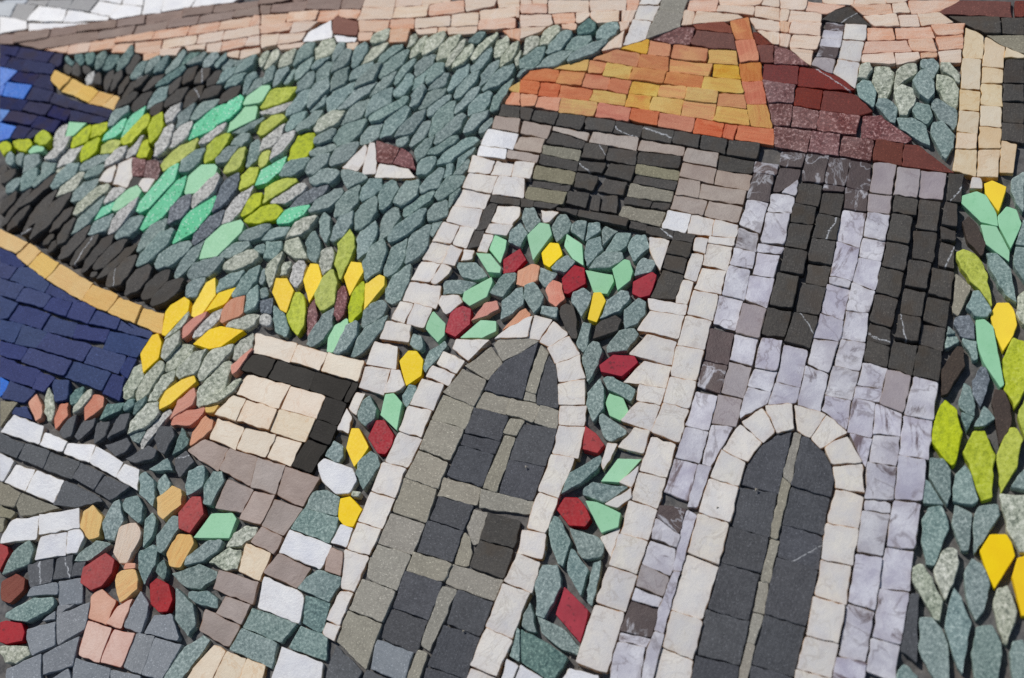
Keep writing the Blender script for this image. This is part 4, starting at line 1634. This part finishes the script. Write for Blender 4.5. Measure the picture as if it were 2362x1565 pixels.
j 2130 -100 2400 -100 2400 430 2300 420 2200 220
Y 2040 265 2190 260 2240 340 2270 460 2080 760 2010 600 1950 410
Y 2290 480 2400 440 2400 1000 2330 1000 2240 640
j 1680 380 1760 410 1770 520 1700 720 1630 860 1530 600 1600 430
j 1400 530 1440 540 1500 650 1620 880 1600 1060 1530 1010 1340 680 1350 560
e 1880 475 1980 540 2045 720 1990 950 1910 1050 1820 800 1810 620
e 1720 745 1780 830 1870 1080 1790 1540 1720 1400 1630 1110 1660 900
j 2110 740 2200 730 2300 950 2200 1260 2160 1250 2070 900
e 1400 1000 1520 1010 1610 1120 1680 1320 1670 1600 1560 1600 1400 1330
e 1920 1100 2060 1080 2150 1240 2150 1380 2100 1600 1920 1600 1870 1340
e 2240 1220 2348 1210 2420 1600 2260 1600 2220 1370
e 1260 1430 1400 1560 1350 1640 1190 1600 1210 1490
T 1030 260 450
#house_wall
W 510 200 865 260 800 435 410 390
W 405 400 730 445 705 555 370 515
w 820 600 1065 615 1000 800 775 770
#house_window
t 880 290 1185 315 1145 490 805 435
t 740 445 1120 515 1090 600 710 545
"""

# ------------------------------------------------------------------ reading the layout
def to_plane(u, v):
    """A point of the mosaic's face (metres on the panel)."""
    d = CAM_R @ Vector(((u - PW / 2) / FPX, -(v - PH / 2) / FPX, -1.0))
    t = -cam_pos.z / d.z
    return (cam_pos.x + d.x * t, cam_pos.y + d.y * t)

K10 = 600 / 2348.0
def area(p):
    return 0.5 * sum(p[i - 1][0] * p[i][1] - p[i][0] * p[i - 1][1] for i in range(len(p)))
def hull(pts):
    pts = sorted(set(pts))
    def half(it):
        o = []
        for p in it:
            while len(o) > 1 and (o[-1][0] - o[-2][0]) * (p[1] - o[-2][1]) - (o[-1][1] - o[-2][1]) * (p[0] - o[-2][0]) <= 0: o.pop()
            o.append(p)
        return o[:-1]
    return half(pts) + half(reversed(pts))            # counter-clockwise
def clip(p, nx, ny, d):
    """Keep the side n.x <= d of a convex polygon."""
    o = []
    for i in range(len(p)):
        a, b = p[i - 1], p[i]
        da, db = a[0] * nx + a[1] * ny - d, b[0] * nx + b[1] * ny - d
        if da <= 0: 
            if not o or o[-1] != a: o.append(a)
        if (da < 0 < db) or (db < 0 < da):
            t = da / (da - db); o.append((a[0] + (b[0] - a[0]) * t, a[1] + (b[1] - a[1]) * t))
    return o
def inset(p, g):
    q = list(p)
    for i in range(len(p)):
        a, b = p[i - 1], p[i]; L = hypot(b[0] - a[0], b[1] - a[1])
        if L < 1e-7: continue
        nx, ny = (b[1] - a[1]) / L, -(b[0] - a[0]) / L
        q = clip(q, nx, ny, a[0] * nx + a[1] * ny - g)
        if len(q) < 3: return None
    return q
def grow(p, g):
    """Push every edge of a convex polygon outwards by g."""
    o, n = [], len(p)
    for i in range(n):
        a, b, c = p[i - 1], p[i], p[(i + 1) % n]
        l1, l2 = hypot(b[0] - a[0], b[1] - a[1]), hypot(c[0] - b[0], c[1] - b[1])
        if l1 < 1e-7 or l2 < 1e-7: continue
        n1 = ((b[1] - a[1]) / l1, -(b[0] - a[0]) / l1); n2 = ((c[1] - b[1]) / l2, -(c[0] - b[0]) / l2)
        k = 1 + n1[0] * n2[0] + n1[1] * n2[1]; f = g / max(k, 0.5)
        o.append((b[0] + (n1[0] + n2[0]) * f, b[1] + (n1[1] + n2[1]) * f))
    return hull(o)
def tidy(p, eps=0.00035):
    o = []
    for v in p:
        if not o or hypot(v[0] - o[-1][0], v[1] - o[-1][1]) > eps: o.append(v)
    while len(o) > 3 and hypot(o[0][0] - o[-1][0], o[0][1] - o[-1][1]) < eps: o.pop()
    return o

# how far traced outlines are closed up before fitting: tight joints in the walls, open ones among leaves and dark stripes
CLOSE = dict.fromkeys(('tower_stripes', 'garden_border', 'flower_wreath', 'courtyard_flowers', 'shore_flowers', 'meadow_flowers', 'roof_shrub'), 0.00006)
CLOSE['tower_stripes'] = 0.00015; CLOSE['house_window'] = 0.00012; CLOSE['neighbour_house'] = 0.00014
LEAFY = {'hill', 'garden_border', 'flower_wreath', 'courtyard_flowers', 'shore_flowers', 'meadow_flowers', 'roof_shrub', 'tower_stripes', 'house_frame'}
stones = []        # dicts: code, poly, leaf, section
sect = ''; X0 = Y0 = 0
def P(x, y): return to_plane(X0 + x * K10, Y0 + y * K10)
def add(code, pts, leaf):
    h = hull(pts)
    if len(h) >= 3 and abs(area(h)) > 4e-6:
        if not leaf: h = grow(h, CLOSE.get(sect, 0.00028))
        stones.append(dict(c=code, p=h, leaf=leaf, s=sect, a0=area(h)))
for line in DATA.split('\n'):
    w = line.split()
    if not w: continue
    if w[0][0] == '#': sect = w[0][1:]; continue
    if w[0] == 'S' and not w[1].lstrip('-').isdigit():
        cs, v = w[1], [float(x) for x in w[2:]]
        for i, c in enumerate(cs):
            a = v[4 * i:4 * i + 8]
            add(c, [P(a[0], a[1]), P(a[2], a[3]), P(a[6], a[7]), P(a[4], a[5])], False)
        continue
    v = [float(x) for x in w[1:]]
    if w[0] == 'T' and len(v) < 4:
        X0, Y0 = v[:2]; K10 = (v[2] if len(v) > 2 else 600) / 2348.0; continue
    if w[0][0] == 'L' and len(w[0]) == 2:
        x1, y1, x2, y2, wd_ = v
        L = hypot(x2 - x1, y2 - y1); dx, dy = (x2 - x1) / L, (y2 - y1) / L
        ex = 0.012 * L; x1 -= dx * ex; y1 -= dy * ex; x2 += dx * ex; y2 += dy * ex; L *= 1.024
        hw = wd_ * 0.53; t1, t2 = random.uniform(.24, .36), random.uniform(.24, .36); b1, b2 = random.uniform(.16, .34), random.uniform(.16, .34)
        pts = []
        for s, k in ((0, b1), (t1, random.uniform(.92, 1.05)), (1 - t2, random.uniform(.92, 1.05)), (1, b2)):
            for sg in (1, -1):
                j = random.uniform(-.03, .03)
                pts.append(P(x1 + dx * L * (s + j) - dy * hw * k * sg, y1 + dy * L * (s + j) + dx * hw * k * sg))
        add(w[0][1], pts, True)
    else:
        add(w[0], [P(v[i], v[i + 1]) for i in range(0, len(v), 2)], False)

# ------------------------------------------------------------------ fit the stones together
def bbox(p):
    xs = [q[0] for q in p]; ys = [q[1] for q in p]; return min(xs), min(ys), max(xs), max(ys)
cell = 0.02; grid = {}
for i, s in enumerate(stones):
    b = bbox(s['p'])
    for gx in range(int(b[0] // cell), int(b[2] // cell) + 1):
        for gy in range(int(b[1] // cell), int(b[3] // cell) + 1): grid.setdefault((gx, gy), []).append(i)
pairs = sorted({(a, b) for v in grid.values() for k, a in enumerate(v) for b in v[k + 1:]})
def sat(A, B):
    best = None
    for p, sg in ((A, 1), (B, -1)):
        for i in range(len(p)):
            a, b = p[i - 1], p[i]; L = hypot(b[0] - a[0], b[1] - a[1])
            if L < 1e-6: continue
            nx, ny = sg * (b[1] - a[1]) / L, -sg * (b[0] - a[0]) / L
            ma = max(q[0] * nx + q[1] * ny for q in A); mb = min(q[0] * nx + q[1] * ny for q in B)
            d = ma - mb
            if d <= 0: return None
            if best is None or d < best[0]: best = (d, nx, ny, ma, mb)
    return best
dropped = []
for a, b in pairs:
    A, B = stones[a], stones[b]
    if A.get('x') or B.get('x'): continue
    r = sat(A['p'], B['p'])
    if not r: continue
    d, nx, ny, ma, mb = r
    k = 0.5 if A['leaf'] == B['leaf'] else (1.0 if A['leaf'] else 0.0)
    cut = ma - d * k
    pa, pb = clip(A['p'], nx, ny, cut), clip(B['p'], -nx, -ny, -cut)
    bad = [s for s, q in ((A, pa), (B, pb)) if len(q) < 3 or abs(area(q)) < 0.33 * s['a0']]
    if bad:
        small = min(bad, key=lambda s: s['a0']); small['x'] = True; dropped.append((small['c'], small['s'])); continue
    A['p'], B['p'] = pa, pb
print('dropped', len(dropped), dropped[:40])

# ------------------------------------------------------------------ the panel
panel = bpy.data.objects.new('mosaic_panel', None); COL.objects.link(panel)
panel.location = (0, 0, -0.016)
panel['label'] = 'stone mosaic panel of a seaside town with arched houses, flowers and a hill'
panel['category'] = 'mosaic'

NAMES = {   # part of the picture -> (object name, label)
    'pale_sky': 'strip of white and pale grey stones above the brown sky band',
    'dusk_band': 'band of brown sandstone courses along the top of the sky',
    'pink_sky': 'pink and salmon sandstone sky above the hill and roofs',
    'deep_sea': 'dark indigo sea with a few bright blue stones',
    'shore_band': 'curved band of ochre stones edging the water',
    'hill': '', 'hill_cottage': 'small white cottage with a brown roof on the skyline',
    'hill_farmhouse': 'small white house with a speckled maroon roof on the green slope',
    'meadow_cottage': 'small white cottage with a maroon roof among lime and mint leaves',
    'house_chimney': 'cream and grey chimney above the orange roof',
    'slender_chimney': 'slim chimney with black cap, lilac and cream sides',
    'orange_roof': 'orange and yellow sandstone roof slope',
    'roof_ridge': 'orange hip ridge between the orange and the maroon roof',
    'maroon_roof': 'dark red and speckled maroon roof slope',
    'house_window': 'shuttered upper window of black, olive and taupe stones',
    'house_frame': 'black stone band framing the white wall',
    'house_wall': 'cream marble wall of the house round the flowers',
    'neighbour_house': 'neighbouring house with honey coloured corner and dark walls',
    'roof_shrub': 'grey green shrub between the maroon roof and the neighbouring house',
    'shore_flowers': 'yellow and coral flowers with pale leaves beside the water',
    'meadow_flowers': 'yellow tulips with lime leaves at the foot of the hill',
    'harbour_water': 'navy blue harbour water',
    'flower_wreath': 'climbing flowers in red, yellow and mint round the arched door',
    'tower_wall': 'lilac marble wall of the tower',
    'tower_stripes': 'black stone stripes on the tower wall',
    'garden_border': 'tall garden plants with mint, lime and yellow leaves beside the tower',
    'stone_quay': 'white and charcoal stone steps of the quay',
    'courtyard_flowers': 'red and ochre courtyard flowers with blue green leaves',
    'courtyard_paving': 'blue grey slate paving with pink stones',
    'cottage_wall': 'rosy taupe cottage wall with white and green stones',
    'cottage_window': 'beige cottage window with a polished black frame',
    'door_arch': 'cream marble arch round the grey door',
    'arched_door': 'tall arched door of warm grey bars and slate panes',
    'tower_window': 'arched tower window with slate panes and cream surround',
    'dark_ridge': 'dark brown black stones of the hill slopes',
    'bright_meadow': 'lime, mint and pale speckled leaves of the meadow',
    'green_hillside': 'blue green leaf stones covering the hillside',
}
parts = {}
def part(name):
    if name not in parts:
        e = bpy.data.objects.new(name, None); COL.objects.link(e); e.parent = panel
        e['label'] = NAMES[name]; parts[name] = e
    return parts[name]

Z_BED = -0.0024
def stone_object(s):
    code, poly = s['c'], s['p']
    soft = code in 'eEjGlDkKN' and s['leaf'] or code in 'lj'
    gap = 0.00016 if s['leaf'] else (0.00006 if s['s'] in LEAFY else 0.00003)
    q = inset(poly, gap)
    if not q: return None
    q = tidy(q)
    if len(q) < 3 or area(q) < 3e-6: return None
    cx = sum(p[0] for p in q) / len(q); cy = sum(p[1] for p in q) / len(q)
    e = max(range(len(q)), key=lambda i: hypot(q[i][0] - q[i - 1][0], q[i][1] - q[i - 1][1]))
    ang = atan2(q[e][1] - q[e - 1][1], q[e][0] - q[e - 1][0])
    ca, sa = cos(-ang), sin(-ang)
    loc = [((x - cx) * ca - (y - cy) * sa, (x - cx) * sa + (y - cy) * ca) for x, y in q]
    seed = Vector((random.uniform(-99, 99), random.uniform(-99, 99), random.uniform(-99, 99)))
    glassy = code in 'fYRBh'
    r = 0.00012 if glassy else (0.00024 if soft else 0.00015)                  # edge rounding
    jit = 0.00005 if glassy else (0.00024 if soft else 0.00018)                # broken outline
    # outline with chipped corners and extra points along the edges
    out = []
    n = len(loc)
    for i in range(n):
        a, b, c = loc[i - 1], loc[i], loc[(i + 1) % n]
        la, lc = hypot(a[0] - b[0], a[1] - b[1]), hypot(c[0] - b[0], c[1] - b[1])
        ch = min(0.28 * min(la, lc), random.uniform(.2, .6) * 0.001 * (0.6 if glassy else 1.0))
        pa = (b[0] + (a[0] - b[0]) / la * ch, b[1] + (a[1] - b[1]) / la * ch)
        pc = (b[0] + (c[0] - b[0]) / lc * ch, b[1] + (c[1] - b[1]) / lc * ch)
        out += [pa, ((pa[0] + pc[0] + b[0] * 1.4) / 3.4, (pa[1] + pc[1] + b[1] * 1.4) / 3.4), pc]
        m = int(lc // 0.0020)
        for k in range(1, m + 1):
            t = k / (m + 1); out.append((b[0] + (c[0] - b[0]) * t, b[1] + (c[1] - b[1]) * t))
    N = len(out)
    def J(p, amp, z):
        v = mnoise.noise_vector(Vector((p[0] * 520, p[1] * 520, z * 200)) + seed)
        return (p[0] + v.x * amp, p[1] + v.y * amp)
    out = [J(p, jit * 2.2, 0) for p in out]
    tilt = (random.gauss(0, .022), random.gauss(0, .022)) if not soft else (random.gauss(0, .04), random.gauss(0, .04))
    z0 = max(-.0008, min(.0008, random.gauss(0, .00034 if s['s'] in LEAFY else .00020))) - (0.0004 if s['s'] in ('arched_door', 'tower_window') and code in 'dgkKH' else 0)
    dome = 0.0 if glassy else 0.00012 if soft else 0.00002
    R = max(hypot(*p) for p in out)
    def top(p): 
        k = 1 - (hypot(*p) / R) ** 2
        nz = mnoise.noise(Vector((p[0] * 260, p[1] * 260, 0)) + seed) * (0.0 if glassy else 0.00016 if soft else 0.00005)
        return z0 + tilt[0] * p[0] + tilt[1] * p[1] + dome * k + nz
    def ins(p, i, d):
        L = hypot(*p) or 1
        return (p[0] * (1 - d * 1.15 / L), p[1] * (1 - d * 1.15 / L))
    flare = random.uniform(-.0001, .00035)
    verts, edge = [], []
    for i, p in enumerate(out):                                   # foot, shoulder, rounding, face rim
        f = ins(p, i, -flare); verts.append((f[0], f[1], -0.0060)); edge.append(1.0)
    for i, p in enumerate(out):
        f = J(p, jit * 1.2, 5); verts.append((f[0], f[1], top(p) - r * 1.05)); edge.append(1.0)
    for i, p in enumerate(out):
        f = ins(p, i, r * .32); verts.append((f[0], f[1], top(p) - r * .30)); edge.append(0.75)
    for i, p in enumerate(out):
        f = ins(p, i, r * 1.05); verts.append((f[0], f[1], top(f))); edge.append(0.12)
    verts.append((0, 0, top((0, 0)))); edge.append(0.0)
    for i, p in enumerate(out):
        f = (p[0] * .5, p[1] * .5); verts.append((f[0], f[1], top(f))); edge.append(0.0)
    faces = []
    for k in range(3):
        for i in range(N):
            j = (i + 1) % N; faces.append((k * N + i, k * N + j, (k + 1) * N + j, (k + 1) * N + i))
    c0 = 4 * N; m0 = c0 + 1
    for i in range(N):
        j = (i + 1) % N
        faces.append((3 * N + i, 3 * N + j, m0 + j, m0 + i)); faces.append((m0 + i, m0 + j, c0))
    me = bpy.data.meshes.new('stone'); me.from_pydata(verts, [], faces)
    at = me.attributes.new('edge', 'FLOAT', 'POINT'); at.data.foreach_set('value', edge)
    me.polygons.foreach_set('use_smooth', [True] * len(me.polygons))
    sh = me.attributes.new('sharp_edge', 'BOOLEAN', 'EDGE')
    ring = lambda v: v // N if v < 4 * N else 9
    fl = [False] * len(me.edges)
    for ed in me.edges:
        a, b = ed.vertices
        ra, rb = ring(a), ring(b)
        if ra == rb and ra in (1, 3) or {ra, rb} == {0, 1}: fl[ed.index] = True
    sh.data.foreach_set('value', fl)
    me.materials.append(M[code])
    sec = s['s']
    if sec == 'hill': sec = 'dark_ridge' if code in 'kW' else ('bright_meadow' if code in 'lfhGY' else 'green_hillside')
    nm = 'leaf_stone' if (s['leaf'] or code in 'elEjGDf') else ('flower_stone' if code in 'RYcA' and 'flower' in sec + 'x' or code in 'RY' else 'stone')
    o = bpy.data.objects.new(nm, me); COL.objects.link(o)
    o.parent = part(sec)
    o.location = (cx, cy, 0.016); o.rotation_euler = (0, 0, ang)
    return o
for s in stones:
    if not s.get('x'): stone_object(s)

# ------------------------------------------------------------------ adhesive bed under and between the stones
def bed():
    xs = [v[0] for s in stones for v in s['p']]; ys = [v[1] for s in stones for v in s['p']]
    x0, x1, y0, y1 = min(xs) - .002, max(xs) + .002, min(ys) - .002, max(ys) + .002
    nx, ny = 260, 200; v, f = [], []
    cents = [(sum(q[0] for q in s['p']) / len(s['p']), sum(q[1] for q in s['p']) / len(s['p']),
              -0.0040 if s['s'] == 'hill' and s['c'] == 'k' else (-0.0026 if s['s'] in LEAFY else -0.0016)) for s in stones]
    bins = {}
    for c in cents:
        for gx in range(-2, 3):
            for gy in range(-2, 3): bins.setdefault((int(c[0] // .006) + gx, int(c[1] // .006) + gy), []).append(c)
    for j in range(ny + 1):
        for i in range(nx + 1):
            x, y = x0 + (x1 - x0) * i / nx, y0 + (y1 - y0) * j / ny
            z = mnoise.noise(Vector((x * 300, y * 300, 0))) * .0006 + mnoise.noise(Vector((x * 60, y * 60, 3))) * .0005
            near = min(bins.get((int(x // .006), int(y // .006)), cents), key=lambda c: (c[0] - x) ** 2 + (c[1] - y) ** 2)
            v.append((x, y, near[2] + z * .7 + 0.016))
    for j in range(ny):
        for i in range(nx):
            a = j * (nx + 1) + i; f.append((a, a + 1, a + nx + 2, a + nx + 1))
    k = len(v)                                                     # backing slab
    for z in (0.0095, 0.0):
        v += [(x0, y0, z), (x1, y0, z), (x1, y1, z), (x0, y1, z)]
    for i in range(4):
        j = (i + 1) % 4; f.append((k + 4 + i, k + 4 + j, k + j, k + i))
    f.append((k + 7, k + 6, k + 5, k + 4))
    me = bpy.data.meshes.new('adhesive_bed'); me.from_pydata(v, [], f); me.materials.append(bed_material())
    me.polygons.foreach_set('use_smooth', [True] * len(me.polygons))
    o = bpy.data.objects.new('adhesive_bed', me); COL.objects.link(o); o.parent = panel
bed()

# ------------------------------------------------------------------ grit: crumbs of mortar lying in the joints and a few on the stones
def grit():
    g = G('mortar_grit'); c = g.vary(lin((172, 164, 150)), 0.01, 0.1, 0.1)
    m = g.done(c, 0.85, None)
    rnd = random.Random(3); v, f = [], []
    xs = [q[0] for s in stones for q in s['p']]; ys = [q[1] for s in stones for q in s['p']]
    def crumb(x, y, z, r):
        k = len(v)
        for a, b, cz in ((1, 0, 0), (-.5, .87, 0), (-.5, -.87, 0), (.1, 0, 1), (0, .1, -1)):
            v.append((x + a * r * rnd.uniform(.6, 1.2), y + b * r * rnd.uniform(.6, 1.2), z + cz * r * rnd.uniform(.5, 1)))
        for a, b in ((0, 1), (1, 2), (2, 0)): f.append((k + a, k + b, k + 3)); f.append((k + b, k + a, k + 4))
    live = [s for s in stones if not s.get('x')]
    for _ in range(900):                                          # in the joints: beside a stone's edge
        s = rnd.choice(live); p = s['p']; i = rnd.randrange(len(p)); t = rnd.random()
        x = p[i - 1][0] + (p[i][0] - p[i - 1][0]) * t; y = p[i - 1][1] + (p[i][1] - p[i - 1][1]) * t
        crumb(x, y, 0.016 - rnd.uniform(.0004, .0016), rnd.uniform(.00010, .00024))
    for u, w_ in ((1214, 1078), (1070, 1457), (1317, 1518), (1655, 1172), (1745, 1131), (545, 905)):
        x, y = to_plane(u, w_); crumb(x, y, 0.0164, rnd.uniform(.0004, .0006))
    for _ in range(60):
        crumb(rnd.uniform(min(xs), max(xs)), rnd.uniform(min(ys), max(ys)), 0.0162, rnd.uniform(.00008, .00018))
    me = bpy.data.meshes.new('mortar_grit'); me.from_pydata(v, [], f); me.materials.append(m)
    o = bpy.data.objects.new('mortar_grit', me); COL.objects.link(o); o.parent = panel; o['kind'] = 'stuff'
grit()
